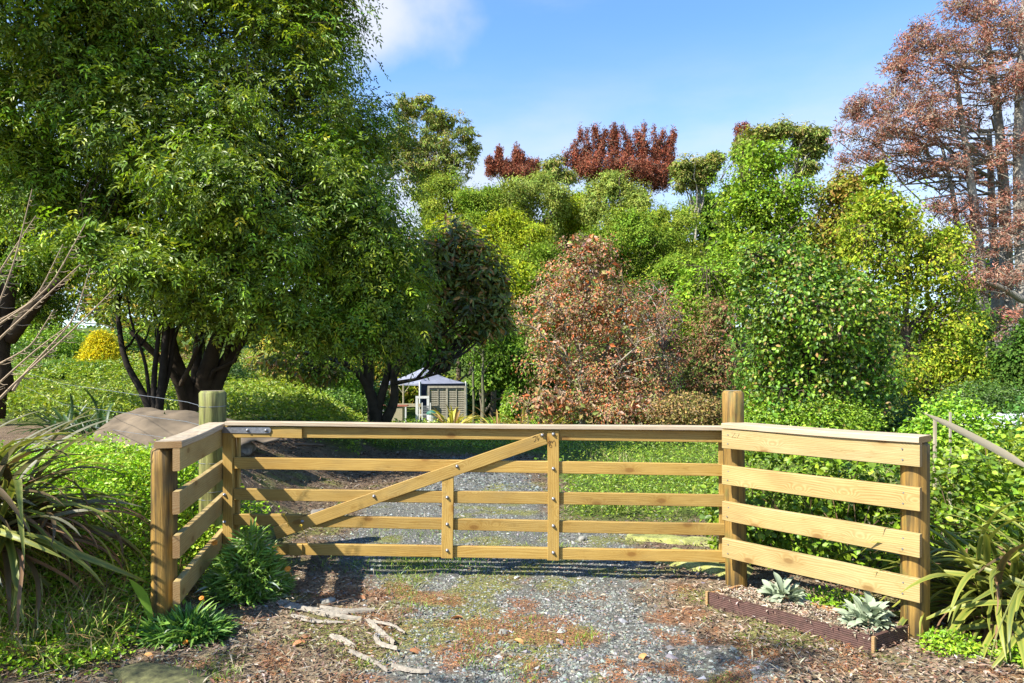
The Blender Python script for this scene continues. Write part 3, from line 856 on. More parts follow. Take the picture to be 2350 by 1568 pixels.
# short stile has a head cut to the slope of the brace, so it stops just below it
stile(1029, 26.5, 1088, 1278, 22)
a0 = np.array((gu(636), 0, gz_(636, 1221))); a1 = np.array((gu(1256), 0, gz_(1256, 1005)))
board('brace', (a0[0], SY - .001, a0[2]), (a1[0] - .012, SY - .001, a1[2]), .088, .020, M_GATE, gate, seed=23, nseg=14)
board('hanging_stile', (-.012, .004, .175), (-.012, .004, 1.083), .075, .07, M_GATE, gate, face=(0, -1, 0), seed=24)
board('hanging_stile', (.042, .030, .145), (.042, .030, 1.0), .022, .03, M_GATE, gate, seed=25)
board('latch_stile', (GLEN - .03, .030, .135), (GLEN - .03, .030, 1.06), .075, .020, M_GATE, gate, seed=26)
def bolt(u, z, y, parent=gate, r=.0095, name='bolt'):
    mb = MB()
    rr = np.array([r * 1.3, r * 1.3, r, r * .95, r * .55, .001]); yy = np.array([0, -.003, -.0035, -.010, -.015, -.0165])
    pts = np.stack([np.full(6, 0.0), yy, np.zeros(6)], -1)
    n = 12; an = np.arange(n) / n * 2 * math.pi
    V = np.stack([rr[:, None] * np.cos(an), np.repeat(yy[:, None], n, 1), rr[:, None] * np.sin(an)], -1)
    j = np.arange(n); j2 = (j + 1) % n; base = (np.arange(5) * n)[:, None]
    q = np.stack([base + j, base + j2, base + n + j2, base + n + j], -1).reshape(-1, 4)
    mb.add(V.reshape(-1, 3), [q])
    return mb.mesh(name, M_STEEL, True)
BOLT = bolt(0, 0, 0)
fy = SY - ST / 2 - .001
for px, py in ((1270, 997), (1270, 1076.3), (1270, 1145.6), (1270, 1208), (1270, 1269.8), (1028.5, 1142.4), (1028.5, 1204.3), (1028.5, 1264.4),
               (1245, 999), (1051, 1071), (861.6, 1139.8), (698.7, 1197.6)):
    link('bolt', BOLT, gate, loc=(gu(px), fy, gz_(px, py, .05)))
for py in (1133.6, 1196): link('bolt', BOLT, gate, loc=(gu(520), -.033, gz_(520, py)))
# strap hinge
mb = MB()
us = np.concatenate([[-.05], gu(628) - .022 + .022 * np.sin(np.linspace(0, math.pi, 9))])
n = 9
th = np.linspace(-math.pi / 2, math.pi / 2, n)
ue = gu(628) - .0225; zc = gz_(600, 987.5, .04)
outl = [(-.045, zc - .0225)] + [(ue + .0225 * math.cos(t), zc + .0225 * math.sin(t)) for t in th] + [(-.045, zc + .0225)]
ou = np.array(outl); K = len(ou)
V = np.concatenate([np.stack([ou[:, 0], np.full(K, -.0395), ou[:, 1]], -1), np.stack([ou[:, 0], np.full(K, -.045), ou[:, 1]], -1)])
j = np.arange(K); j2 = (j + 1) % K
mb.add(V, [np.stack([j, j2, j2 + K, j + K], -1), np.array([j[::-1], j + K])])
hg = mb.build('strap_hinge', M_STEEL, gate)
for px in (575, 617): link('bolt', BOLT, hg, loc=(gu(px), -.0455, zc))
# pencilled marks
def stroke(mb, pts, y):
    p_ = np.array([(gu(a_), y, gz_(a_, b_, .04)) for a_, b_ in pts])
    t = np.linspace(0, len(p_) - 1, len(p_) * 5); i = np.clip(t.astype(int), 0, len(p_) - 2); f = (t - i)[:, None]
    o_ = p_[i] * (1 - f) + p_[i + 1] * f
    for _ in range(3): o_[1:-1] = (o_[:-2] + 2 * o_[1:-1] + o_[2:]) / 4
    mb.tubes(o_, np.full(len(o_), .0011), 4)
def cz(x, y): return ((1360 + x / 19.6) / 1.0894, (1060 + y / 19.6) / 1.0894)   # from the enlarged crop
mb = MB()
yv = fy + .0005
stroke(mb, [cz(*q) for q in ((325, 830), (270, 840), (205, 900), (235, 965), (290, 930), (325, 840), (300, 950), (250, 1050), (290, 1150), (340, 1165), (385, 1100), (370, 1030), (310, 1010), (270, 1040))], yv)
stroke(mb, [cz(*q) for q in ((365, 820), (375, 960), (430, 850), (500, 810), (550, 870), (565, 980), (560, 1100))], yv)
stroke(mb, [cz(*q) for q in ((400, 400), (450, 360), (530, 370), (530, 450), (470, 500))], yv)
stroke(mb, [cz(*q) for q in ((560, 560), (600, 600), (660, 560))], yv)
mb.build('pencil_mark', M_PENCIL, gate)
def c2(x, y): return ((1060 + x / 2.904) / 1.0894, (1020 + y / 2.904) / 1.0894)
mb = MB()
for st_ in (((790, 215), (815, 200), (812, 238), (798, 245)), ((822, 205), (828, 240), (836, 215)), ((840, 190), (850, 215), (862, 205), (868, 225))):
    stroke(mb, [c2(*q) for q in st_], yv - .001)
mb.build('pencil_mark', M_PENCIL, gate)

# ------------------------------------------------------------------ side panels with their posts
def panel(name, label, A, B, tops, h, post_side, capw, captop, capt, rails_mat):
    """A,B: the plan positions of the rails' outer face at either end; rails run from A to B"""
    root = thing(name, label, 'fence panel', (A[0], A[1], 0))
    A3 = np.array((0, 0, 0.0)); d = np.array((B[0] - A[0], B[1] - A[1], 0)); L = np.linalg.norm(d); d = d / L
    nrm = np.array(post_side, float)     # away from the viewer's side: where the posts stand
    for i, (ta, tb) in enumerate(tops):
        za = ta - h / 2; zb = tb - h / 2
        off = nrm * .019
        board('rail', tuple(off + (0, 0, za)), tuple(off + d * L + (0, 0, zb)), h, .038, rails_mat, root, face=tuple(-nrm), seed=40 + i + int(L * 10), endmat=M_ENDG, chamfer=.003, wob=.0012)
    off = nrm * (capw / 2 - .012)
    board('cap_board', tuple(off + (0, 0, captop[0] - capt / 2) - d * .0), tuple(off + d * (L + .0) + (0, 0, captop[1] - capt / 2)), capt, capw, M_CAP, root, face=tuple(-nrm), seed=50, endmat=M_ENDG, chamfer=.004)
    return root, d, L, nrm
# right
A = (1.421, 4.62); B = (2.218, 3.715)
d = norm(np.array((B[0] - A[0], B[1] - A[1], 0)))
nr = np.array((-d[1], d[0], 0))     # points away from the viewer
rp, d, L, nr = panel('fence_panel', 'four-rail pale timber side panel right of the gate above the planter', A, B,
                     [(1.0955, 1.096), (.851, .853), (.608, .602), (.359, .356)], .129, nr, .20, (1.135, 1.131), .035, M_RAIL)
gp = np.array((1.561, 4.735)); ep = np.array(B) + nr[:2] * .112 - d[:2] * .06
def addpost(root, xy, z1, r, mat, seed, label=None, z0=None, lean=(0, 0)):
    zz = T1(*xy) - .25 if z0 is None else z0
    o = round_post('post', float(xy[0] - root.location.x), float(xy[1] - root.location.y), zz, z1, r, mat, root, M_POSTTOP, seed=seed, lean=lean)
    if label: o['label'] = label
    return o
addpost(rp, gp, 1.353, .0715, M_POST, 3, 'taller round post that rises above the cap board', lean=(-.02, 0))
addpost(rp, ep, 1.093, .074, M_POST, 4)
SCREW = None
mb = MB(); mb.tubes(np.array([(0, 0, 0), (0, -.002, 0)]), np.array([.0048, .0042]), 8); SCREW = mb.mesh('screw', M_STEEL)
for (ta, tb) in ((1.0955, 1.096), (.851, .853), (.608, .602), (.359, .356)):
    for t, z in ((.045, ta), (L - .085, tb)):
        for dz in (-.035, -.095):
            o = link('screw', SCREW, rp, loc=tuple(d * t - nr * .0025 + (R.randn() * .003, 0, z + dz)))
            o.rotation_euler = (0, 0, math.atan2(d[1], d[0]))
mb = MB()
def rstroke(pts):
    p_ = np.array([d * (.07 + u_) - nr * .0022 + np.array((0, 0, 1.0955 - v_)) for u_, v_ in pts]); mb.tubes(p_, np.full(len(p_), .0007), 4)
rstroke([(.0, .02), (.03, .018), (.005, .05), (.035, .048)]); rstroke([(.03, .03), (.045, .05), (.06, .02)])
mb.build('pencil_mark', M_PENCIL, rp)
# left
A = (-2.172, 5.20); B = (-1.873, 3.85)
nl_ = np.array((-1.0, -.22, 0)); nl_ /= np.linalg.norm(nl_)
d2 = norm(np.array((B[0] - A[0], B[1] - A[1], 0))); nl_ = np.array((d2[1], -d2[0], 0))
lp, d2, L2, nl_ = panel('fence_panel', 'four-rail timber side panel left of the gate seen almost end on', A, B,
                        [(1.058, 1.055), (.812, .81), (.565, .563), (.306, .304)], .128, nl_, .145, (1.098, 1.094), .038, M_RAIL)
addpost(lp, (-2.005, 3.935), 1.052, .069, M_POST, 5, z0=-.2)
addpost(lp, (-2.335, 5.33), 1.333, .099, M_POSTG, 6, 'thick mossy green strainer post', z0=0)

# wires strained back from the mossy post
wf = thing('wire_fence', 'plain wire fence running left from the mossy post', 'fence', (-2.335, 5.33, 1.0))
W0 = np.array((-2.335, 5.33))
def wire(z0, z1, z2, name='wire'):
    e1 = np.array((-6.56, 10.0)); e2 = np.array((-12.3, 16.4))
    pts = [np.array((*(W0 + (-.02, -.101)), z0)), np.array((-2.42, 5.31, z0))]
    for t in np.linspace(.1, 1, 7): q = W0 * (1 - t) + e1 * t; pts.append(np.array((*q, z0 * (1 - t) + z1 * t + R.randn() * .002)))
    for t in np.linspace(.2, 1, 5): q = e1 * (1 - t) + e2 * t; pts.append(np.array((*q, z1 * (1 - t) + z2 * t)))
    p_ = np.array(pts) - np.array((-2.335, 5.33, 1.0))
    mb = MB(); mb.tubes(p_[1:], np.full(len(p_) - 1, .0022), 5)
    a_ = np.linspace(0, 2 * math.pi, 25)
    ring = np.stack([.1025 * np.cos(a_), .1025 * np.sin(a_), z0 - 1.0 + .004 * np.sin(a_)], -1); mb.tubes(ring, np.full(25, .0019), 5)
    mb.build(name, M_STEEL, wf)
for q in ((1.216, 1.283, 1.6), (1.064, .985, 1.35), (.905, .73, 1.1), (.78, .60, .95), (.56, .66, .8), (.50, .64, .8)): wire(*q)
mb = MB(); mb.tubes(np.array([(-12.3, 16.4, .8), (-12.3, 16.4, 1.75)]) - np.array((-2.335, 5.33, 1.0)), np.array([.07, .07]), 12); mb.build('post', M_POSTG, wf)

# ------------------------------------------------------------------ planters
def grooved(name, p0, p1, z0, z1, t, parent, mat=M_COMPOSITE, n=8, thing_loc=(0, 0, 0)):
    p0 = np.array((*p0, 0.0)); p1 = np.array((*p1, 0.0)); dd_ = norm(p1 - p0); nn = np.array((dd_[1], -dd_[0], 0))
    zs = []; off = []
    g = (z1 - z0) / n
    for i in range(n):
        zz = z0 + i * g
        zs += [zz, zz + g * .18, zz + g * .42, zz + g * .6, zz + g * .9]; off += [0, .0, .0, -.0032, -.0032]
    zs = np.array(zs + [z1]); off = np.array(off + [0.0])
    K = len(zs)
    front = np.stack([(p0 + nn * o_ + (0, 0, z)) for z, o_ in zip(zs, off)]); front2 = front + (p1 - p0)
    back = np.stack([p0 - nn * t + (0, 0, z0), p0 - nn * t + (0, 0, z1)]); back2 = back + (p1 - p0)
    L_ = np.concatenate([front, back[::-1]]); Rr = np.concatenate([front2, back2[::-1]])
    M_ = len(L_); j = np.arange(M_); j2 = (j + 1) % M_
    me = mesh_np(name, np.concatenate([L_, Rr]) - np.array(thing_loc), [np.stack([j, j2, j2 + M_, j + M_], -1)[:, ::-1], np.array([j, (j + M_)[::-1]])], mat)
    return link(name, me, parent)
c0 = (1.252, 4.335); c1 = (1.91, 3.615); c2_ = (2.205, 3.79); c3 = (1.50, 4.50)
pb = thing('planter_box', 'low planter of brown grooved boards at the foot of the right panel', 'planter', (*c1, 0))
tl = (*c1, 0)
grooved('front_board', c0, c1, -.01, .083, .022, pb, thing_loc=tl)
grooved('side_board', c1, c2_, -.01, .083, .022, pb, thing_loc=tl)
def rel(p): return tuple(np.array(p) - np.array(tl))
board('back_board', rel((c3[0] + .12, c3[1] - .12, .035)), rel((*c2_, .035)), .085, .02, M_ROUGHWOOD, pb, seed=60)
board('side_board', rel((c0[0] + .02, c0[1] + .02, .035)), rel((*c3, .035)), .085, .02, M_ROUGHWOOD, pb, seed=61)
for q in ((c0[0] - .008, c0[1] + .012), (c1[0] + .004, c1[1] - .002)):
    mb = MB(); mb.box(rel((*q, .034)), (.018, .016, .105), rz(.6)); mb.build('corner_batten', M_ENDG, pb)
gx2, gy2 = np.meshgrid(np.linspace(0, 1, 26), np.linspace(0, 1, 10))
pl = np.array(c0)[None, None] * (1 - gx2[..., None]) * (1 - gy2[..., None]) + np.array(c1) * gx2[..., None] * (1 - gy2[..., None]) + np.array(c2_) * (gx2 * gy2)[..., None] + np.array(c3) * ((1 - gx2) * gy2)[..., None]
zz = .045 + .03 * fbm(pl[..., 0], pl[..., 1], 8, 3, 5)
ii = (np.arange(9)[:, None] * 26 + np.arange(25)).ravel()
me = mesh_np('soil', np.concatenate([pl.reshape(-1, 2), zz.reshape(-1, 1)], 1) - np.array(tl), np.stack([ii, ii + 1, ii + 27, ii + 26], -1), M_GROUND, np.tile((.24, .18, .12), (260, 1)), True)
link('soil', me, pb)
u_, v_ = R.rand(1500), R.rand(1500)
pp = (np.array(c0) * ((1 - u_) * (1 - v_))[:, None] + np.array(c1) * (u_ * (1 - v_))[:, None] + np.array(c2_) * (u_ * v_)[:, None] + np.array(c3) * ((1 - u_) * v_)[:, None])
pp = np.concatenate([pp, np.full((1500, 1), .068)], 1)
mb = MB(); slivers(pp - np.array(tl), .03, .009, pal(1500, [(.40, .32, .22), (.5, .43, .33), (.26, .17, .11)], jit=.2), mb, .35, .006)
o = mb.build('mulch', M_LITTER, pb); o['kind'] = 'stuff'
pl2 = thing('planter_box', 'dark grooved planter board showing between the orange-flowered clumps on the left', 'planter', (-2.0, 4.5, 0))
grooved('front_board', (-2.02, 4.62), (-1.66, 4.40), .0, .16, .02, pl2, thing_loc=(-2.0, 4.5, 0))
grooved('side_board', (-1.66, 4.40), (-1.60, 4.62), .0, .16, .02, pl2, thing_loc=(-2.0, 4.5, 0))

# ------------------------------------------------------------------ plants built leaf by leaf
def strip_leaf(L, W, bendy, K=7, fold=.12, wave=0.0, tipw=.02, wide=.35):
    """one strap or spoon leaf along +Y rising in Z, bending down; returns verts, faces"""
    t = np.linspace(0, 1, K)
    ang = math.pi / 2 * .0 + bendy * t ** 1.4
    y = np.concatenate([[0], np.cumsum(np.cos(ang[:-1]) * L / (K - 1))]); z = np.concatenate([[0], np.cumsum(-np.sin(ang[:-1]) * L / (K - 1))])
    w = W * np.interp(t, [0, wide * .5, wide, .75, .93, 1], [.45, .8, 1, .8, .35, tipw]) / 2
    xw = wave * np.sin(t * 5)
    c = np.stack([xw, y, z], -1); nz_ = np.stack([np.zeros(K), np.sin(ang), np.cos(ang)], -1)
    Lf = c + np.stack([-w, 0 * w, 0 * w], -1) + nz_ * (w * fold * 2)[:, None]; Rt = c + np.stack([w, 0 * w, 0 * w], -1) + nz_ * (w * fold * 2)[:, None]
    V = np.concatenate([Lf, c, Rt]); i = np.arange(K - 1)
    f = np.concatenate([np.stack([i, i + 1, i + K + 1, i + K], -1), np.stack([i + K, i + K + 1, i + 2 * K + 1, i + 2 * K], -1)])
    return V, f, t
def orient(d, roll=0.0):
    """matrix whose Y looks along d with Z up-ish"""
    Y = Vector(d).normalized(); up = Vector((0, 0, 1)) if abs(Y.z) < .98 else Vector((0, 1, 0))
    X = Y.cross(up).normalized(); Z = X.cross(Y)
    m_ = Matrix(((X.x, Y.x, Z.x), (X.y, Y.y, Z.y), (X.z, Y.z, Z.z))).to_4x4()
    return m_ @ Matrix.Rotation(roll, 4, 'Y')
def rosette(name, label, cat, loc, n, meshes, spread, elev, part='leaf', hmax=.05, squash=1.0, group=None, seed=0, up0=0.0, stemr=None):
    root = thing(name, label, cat, loc, group=group)
    rs = random.Random(seed)
    for i in range(n):
        a_ = rs.uniform(0, 2 * math.pi); rr = math.sqrt(rs.random())
        b0 = Vector((math.cos(a_) * rr * spread, math.sin(a_) * rr * spread * squash, up0 + rs.uniform(0, hmax) * (1.2 - rr)))
        b0.z += T1(loc[0] + b0.x, loc[1] + b0.y) - loc[2] if abs(loc[2] - T1(loc[0], loc[1])) < .02 else 0
        el = math.radians(rs.uniform(*elev)) * (1.15 - .55 * rr)
        a2 = a_ + rs.gauss(0, .6)
        dv_ = Vector((math.cos(a2) * math.cos(el), math.sin(a2) * math.cos(el), math.sin(el)))
        mw = Matrix.Translation(b0) @ orient(dv_, rs.gauss(0, .35)) @ Matrix.Scale(rs.uniform(.7, 1.15), 4)
        link(part, rs.choice(meshes), root, mw=mw)
    return root
def leafmesh(name, L, W, bendy, c0_, c1_, mat, edge=None, **k):
    V, f, t = strip_leaf(L, W, bendy, **k); K = len(t)
    c = np.array(c0_)[None] * (1 - t[:, None]) + np.array(c1_)[None] * t[:, None]
    mid = c * 1.1
    side = c if edge is None else np.tile(np.array(edge), (K, 1))
    return mesh_np(name, V, f, mat, np.concatenate([side, mid, side]), True)
# lamb's ear in the planter
M_FELT = leaf_mat('felted_leaf', 0.9, 0.15, 0.1, (1, 1, .9))
ear = [leafmesh('leaf', l_, w_, b_, (.21, .26, .16), (.33, .38, .26), M_FELT, K=8, fold=.18, wide=.55, tipw=.08) for l_, w_, b_ in ((.115, .044, .9), (.10, .042, .5), (.08, .04, 1.3), (.125, .046, .7))]
rosette('silver_plant', 'silver felty-leaved plant at the left end of the planter', 'plant', (1.70, 4.28, .05), 70, ear, .085, (5, 88), seed=1, hmax=.09)
rosette('silver_plant', 'fuller silver felty-leaved plant near the right corner of the planter', 'plant', (2.01, 3.86, .05), 110, ear, .10, (0, 88), seed=2, hmax=.11)
# gazania clumps
gaz = [leafmesh('leaf', l_, w_, b_, (.13, .25, .05), (.19, .34, .08), M_LEAF, K=6, fold=.2, wide=.65, tipw=.1) for l_, w_, b_ in ((.15, .016, .8), (.13, .018, .5), (.17, .015, 1.2), (.12, .014, .3))]
silver = [leafmesh('leaf', .15, .013, 1.4, (.26, .32, .24), (.34, .38, .30), M_FELT, K=6, fold=.2, wide=.6)]
g1 = rosette('gazania_clump', 'tall dense clump of strappy green leaves at the hinge end of the gate', 'plant', (-1.74, 4.52, 0), 300, gaz * 3 + silver, .20, (20, 85), seed=3, hmax=.36, squash=.9)
g2 = rosette('gazania_clump', 'lower spreading clump of dark strappy leaves in the left foreground', 'plant', (-1.83, 3.82, 0), 260, gaz * 4 + silver, .20, (10, 75), seed=4, hmax=.10, squash=.6)
n = 3000
a_ = R.rand(n) * 6.28; rr = np.sqrt(R.rand(n))
b0 = np.stack([np.cos(a_) * rr * .20, np.sin(a_) * rr * .18, R.rand(n) * .38 * (1.25 - rr)], -1)
el = R.uniform(.2, 1.4, n) * (1.1 - .5 * rr)
mb = MB(); leaves_mb(mb, b0, np.stack([np.cos(a_ + .5 * R.randn(n)) * np.cos(el), np.sin(a_) * np.cos(el), np.sin(el)], -1), R.randn(n, 3) + (0, 0, 1), .12, .014, pal(n, [(.13, .25, .05), (.19, .34, .08), (.26, .34, .22)], [4, 3, 1]), shape='leaf')
o = mb.build('foliage', M_LEAF, g1); o['kind'] = 'stuff'
n = 900; a_ = R.rand(n) * 6.28; rr = np.sqrt(R.rand(n)); el = R.uniform(.2, 1.4, n) * (1.1 - .5 * rr)
mb = MB(); leaves_mb(mb, np.stack([np.cos(a_) * rr * .21, np.sin(a_) * rr * .12, R.rand(n) * .10 * (1.25 - rr)], -1), np.stack([np.cos(a_) * np.cos(el), np.sin(a_) * np.cos(el), np.sin(el)], -1), R.randn(n, 3) + (0, 0, 1), .11, .014, pal(n, [(.05, .14, .03), (.08, .20, .05)]), shape='leaf')
o = mb.build('foliage', M_LEAF, g2); o['kind'] = 'stuff'
M_PETAL = simple('orange_petal', (.80, .27, .01), .6, 0, .15)
M_PETALY = simple('yellow_petal', (.75, .48, .02), .6, 0, .15)
def flower(p, parent, mat, r=.02, stem=.0):
    mb = MB(); n = 12
    for i in range(n):
        a_ = i / n * 6.28
        dv_ = np.array([(math.cos(a_), math.sin(a_), .45)]); leaves_mb(mb, np.zeros((1, 3)), dv_, np.array([(0, 0, 1.0)]), r * 1.2, r * .6, np.ones((1, 3)), shape='leaf', curl=.2)
    mb.tubes(np.array([(0, 0, -.0), (0, 0, .006)]), np.array([r * .3, r * .25]), 8)
    if stem: mb.tubes(np.array([(0, 0, 0), (.01, 0, -stem * .5), (0, .01, -stem)]), np.full(3, .002), 4)
    o_ = mb.build('flower', mat, parent, loc=p); o_.rotation_euler = (.7, 0, 0)
    return o_
for (px, py, D, m__, st_) in ((660, 1305, 4.5, M_PETAL, .12), (492, 1245, 4.4, M_PETAL, .05), (690, 1206, 4.6, M_PETALY, .2), (651, 1180, 4.5, M_PETALY, .15)):
    q = P(px, py, D); flower(tuple(q - np.array((-1.74, 4.52, 0))), g1, m__, .02 if m__ is M_PETAL else .01, st_)
for (px, py, D) in ((425, 1473, 3.66), (462, 1372, 3.75)):
    q = P(px, py, D); flower(tuple(q - np.array((-1.83, 3.82, 0))), g2, M_PETAL, .012, .05)
# broad dock leaf
dk = thing('dock_plant', 'single broad upright dock leaf beside the left end post', 'plant', (-1.98, 3.78, .06))
dm = leafmesh('leaf', .30, .075, .5, (.14, .28, .05), (.16, .30, .06), M_LEAF, K=9, fold=.1, wide=.6, tipw=.1)
link('leaf', dm, dk, mw=Matrix.Translation((-.02, 0, .05)) @ orient((-.15, -.25, 1), .3))
link('leaf', dm, dk, mw=Matrix.Translation((0, 0, 0)) @ orient((.5, -.4, .4), .3) @ Matrix.Scale(.6, 4))

# flax (strap leaves up to 1.3 m)
FLAXC = [((.05, .09, .02), (.08, .12, .03), (.20, .22, .05)), ((.055, .05, .03), (.085, .07, .045), (.11, .075, .045)), ((.09, .15, .025), (.14, .19, .04), (.30, .31, .08)),
         ((.11, .12, .105), (.16, .17, .15), (.14, .14, .12)), ((.17, .09, .045), (.22, .13, .065), (.2, .13, .08))]
def flaxmesh(L, W, bend, ci, K=12, wave=0.0):
    a_, b_, e_ = FLAXC[ci]
    return leafmesh('leaf', L, W, bend, a_, b_, M_LEAF if ci != 4 else M_DRY, edge=e_, K=K, fold=.22, wide=.45, wave=wave)
FM = [(flaxmesh(L_, W_, b_, c_, wave=w_), L_) for L_, W_, b_, c_, w_ in
      [(1.0, .038, 1.7, 0, .03), (1.1, .04, 2.1, 0, -.03), (.9, .036, 1.2, 0, 0), (1.0, .042, 1.9, 1, .04), (1.15, .042, 2.3, 1, -.04), (.9, .038, 1.4, 2, .02), (1.05, .038, 2.0, 2, 0), (1.0, .05, 1.0, 3, 0), (.95, .024, 2.4, 4, .05), (.8, .02, 2.0, 4, -.05)]]
def flax(label, loc, n, az, el, scale, seed, idx=None, name='flax_bush', spread=.15):
    root = thing(name, label, 'flax', loc); rs = random.Random(seed)
    for i in range(n):
        k = rs.randrange(len(FM)) if idx is None else rs.choice(idx)
        a_ = math.radians(rs.uniform(*az)); e_ = math.radians(rs.uniform(*el))
        dv_ = (math.cos(a_) * math.cos(e_), math.sin(a_) * math.cos(e_), math.sin(e_))
        b0 = Vector((rs.gauss(0, spread), rs.gauss(0, spread), rs.uniform(-.05, .1)))
        link('leaf', FM[k][0], root, mw=Matrix.Translation(b0) @ orient(dv_, rs.gauss(0, .5)) @ Matrix.Scale(scale * rs.uniform(.75, 1.15), 4))
    return root
fl = flax('large bronze-green flax bush leaning in from the left edge with dead flower stalks', (-3.12, 3.9, .50), 270, (-85, 45), (0, 80), .92, 11, idx=[0, 1, 1, 3, 4, 5, 6, 7, 7, 8, 9, 9])
# flowering stalks
def stalk(pts, root, loc, r=.0075):
    p_, _ = px_poly([(a_, b_, D_, r) for a_, b_, D_ in pts], 16)
    p_ = p_ - np.array(loc)
    mb = MB(); c = (.42, .32, .21)
    mb.tubes(p_, np.linspace(r, r * .3, 16), 6, col=c)
    for i in range(5, 15):
        for _ in range(2):
            q = p_[i] * (1 - (f_ := R.rand())) + p_[min(i + 1, 15)] * f_
            e_ = q + np.array((R.uniform(.02, .09), R.uniform(-.05, .05), R.uniform(-.01, .03))) * (1.2 - i / 20)
            mb.tubes(np.array([q, (q + e_) / 2 + (0, 0, -.006), e_]), np.array([.0022, .002, .0012]), 4, col=(.36, .28, .19))
    mb.build('flower_stalk', M_LITTER, root)
for pts in (((-40, 880, 3.9), (0, 796, 3.9), (60, 640, 3.9), (102, 466, 3.9)), ((-30, 830, 3.8), (0, 796, 3.8), (140, 700, 3.8), (225, 547, 3.8)), ((60, 930, 3.7), (88, 888, 3.7), (200, 770, 3.7), (237, 649, 3.7)),
            ((30, 950, 3.6), (70, 909, 3.6), (190, 800, 3.6), (295, 696, 3.6)), ((-40, 810, 4.0), (0, 782, 4.0), (110, 720, 4.0), (172, 592, 4.0)), ((-40, 780, 4.1), (0, 696, 4.1), (60, 600, 4.1), (109, 526, 4.1)),
            ((-30, 910, 3.8), (10, 877, 3.8), (100, 830, 3.8), (153, 743, 3.8)), ((-20, 860, 3.7), (40, 800, 3.7), (150, 700, 3.7), (215, 640, 3.7)), ((-60, 990, 3.6), (0, 940, 3.6), (110, 840, 3.6), (190, 780, 3.6))):
    stalk(pts, fl, (-3.05, 3.9, .42))
fr = flax('green flax bush with arching strap leaves at the right edge beside the hedge', (2.98, 3.95, .05), 190, (85, 260), (0, 82), .92, 12, idx=[0, 1, 2, 5, 6, 5, 6, 3, 8, 9, 0, 2])
dry = leafmesh('leaf', .55, .060, .15, (.46, .41, .31), (.60, .53, .40), M_DRY, edge=(.52, .46, .34), K=10, fold=.08, wide=.2)
q0 = P(2352, 1070, 3.7); q1 = P(2180, 973, 3.9)
o = link('leaf', dry, fr, mw=Matrix.Translation(Vector(q0 - np.array((2.98, 3.95, .05)))) @ orient(q1 - q0, .9)); o['label'] = 'broad dry grey-tan leaf'
o = link('leaf', leafmesh('leaf', .55, .05, .25, (.20, .25, .08), (.40, .44, .24), M_LEAF, K=10, fold=.1, wide=.4), fr, mw=Matrix.Translation(Vector(P(2370, 1290, 3.25) - np.array((2.98, 3.95, .05)))) @ orient(P(2245, 1512, 3.3) - P(2370, 1290, 3.25), .4)); o['label'] = 'long pale leaf reaching down to the mulch'

# ------------------------------------------------------------------ hedge and low shrubs
HEDGE_GAP = 0
def shrub(name, label, cat, base, lobes, n, L, W, cols, w=None, mat=None, shape='leaf', rmin=.6, stemc=(.16, .11, .06), up=.5, nst=40, stemr=.006, rough=.12, front=.6, gap=None):
    lobes = np.array(lobes, float)
    p, d_, _ = clumps_in(lobes, n, rmin, rough, 0, front)
    g = terrain(p[:, 0], p[:, 1]); lp_ = fbm(p[:, 0] * 1.0 + p[:, 1] * .7, p[:, 2], gap[1], 3, 83) if gap else 1.0
    k = (p[:, 2] > g) & ((lp_ > gap[0] + .12 * R.rand(n)) if gap else True); p, d_ = p[k], d_[k]; n = len(p)
    root = thing(name, label, cat, base)
    loc = -np.array(base)
    mb = MB()
    nn = norm(d_ * .5 + R.randn(n, 3) * .55 + np.array((0, 0, up)))
    lump = fbm(p[:, 0] * 3 + p[:, 1], p[:, 2] * 3, 1.2, 3, 81)[:, None]
    leaves_mb(mb, p, d_ + R.randn(n, 3) * .6, nn, L * R.uniform(.6, 1.35, n), W * R.uniform(.7, 1.3, n), np.clip(pal(n, cols, w) * (.75 + .5 * lump), .003, 1), shape=shape)
    mb.build('foliage', mat or M_LEAF, root, loc)
    mb = MB()
    c = lobes[R.randint(0, len(lobes), nst)]
    tgt = c[:, :3] + rvec(nst) * c[:, 3:] * .85
    a_ = c[:, :3] * 1.0; a_[:, 2] = terrain(a_[:, 0], a_[:, 1]); a_[:, :2] += R.randn(nst, 2) * .12 * c[:, 3:4]
    mb.tubes(bez(a_, (a_ + tgt) / 2 + (0, 0, .1), tgt, 6), np.linspace(1, .4, 6)[None] * stemr * np.ones((nst, 1)), 4, col=pal(nst, [stemc]), cap=False)
    mb.build('stems', M_BARK, root, loc)
    return root
HG = [(.13, .24, .015), (.19, .31, .022), (.08, .16, .015), (.28, .38, .05)]
shrub('hedge_shrub', 'glossy round-leaved green hedge behind the right panel rails', 'hedge', (2.4, 5.2, 0),
      [(1.95, 5.45, .45, .42, .40, .52), (2.5, 5.0, .5, .55, .45, .50), (2.35, 5.5, .55, .6, .5, .50), (3.05, 4.75, .45, .5, .45, .50)], 22000, .048, .036, HG, [4, 3, 3, 1], nst=110, gap=(.42, 4.5), rmin=.5)
shrub('hedge_shrub', 'taller yellow-green hedge shrub right of the right end post', 'hedge', (3.7, 5.2, 0),
      [(3.5, 5.0, .45, .5, .45, .56), (4.1, 5.1, .5, .6, .5, .60), (4.7, 5.4, .5, .6, .5, .62)], 18500, .053, .036, [(.22, .34, .03), (.30, .40, .05), (.13, .22, .02)], nst=80, gap=(.40, 4.0), rmin=.5)
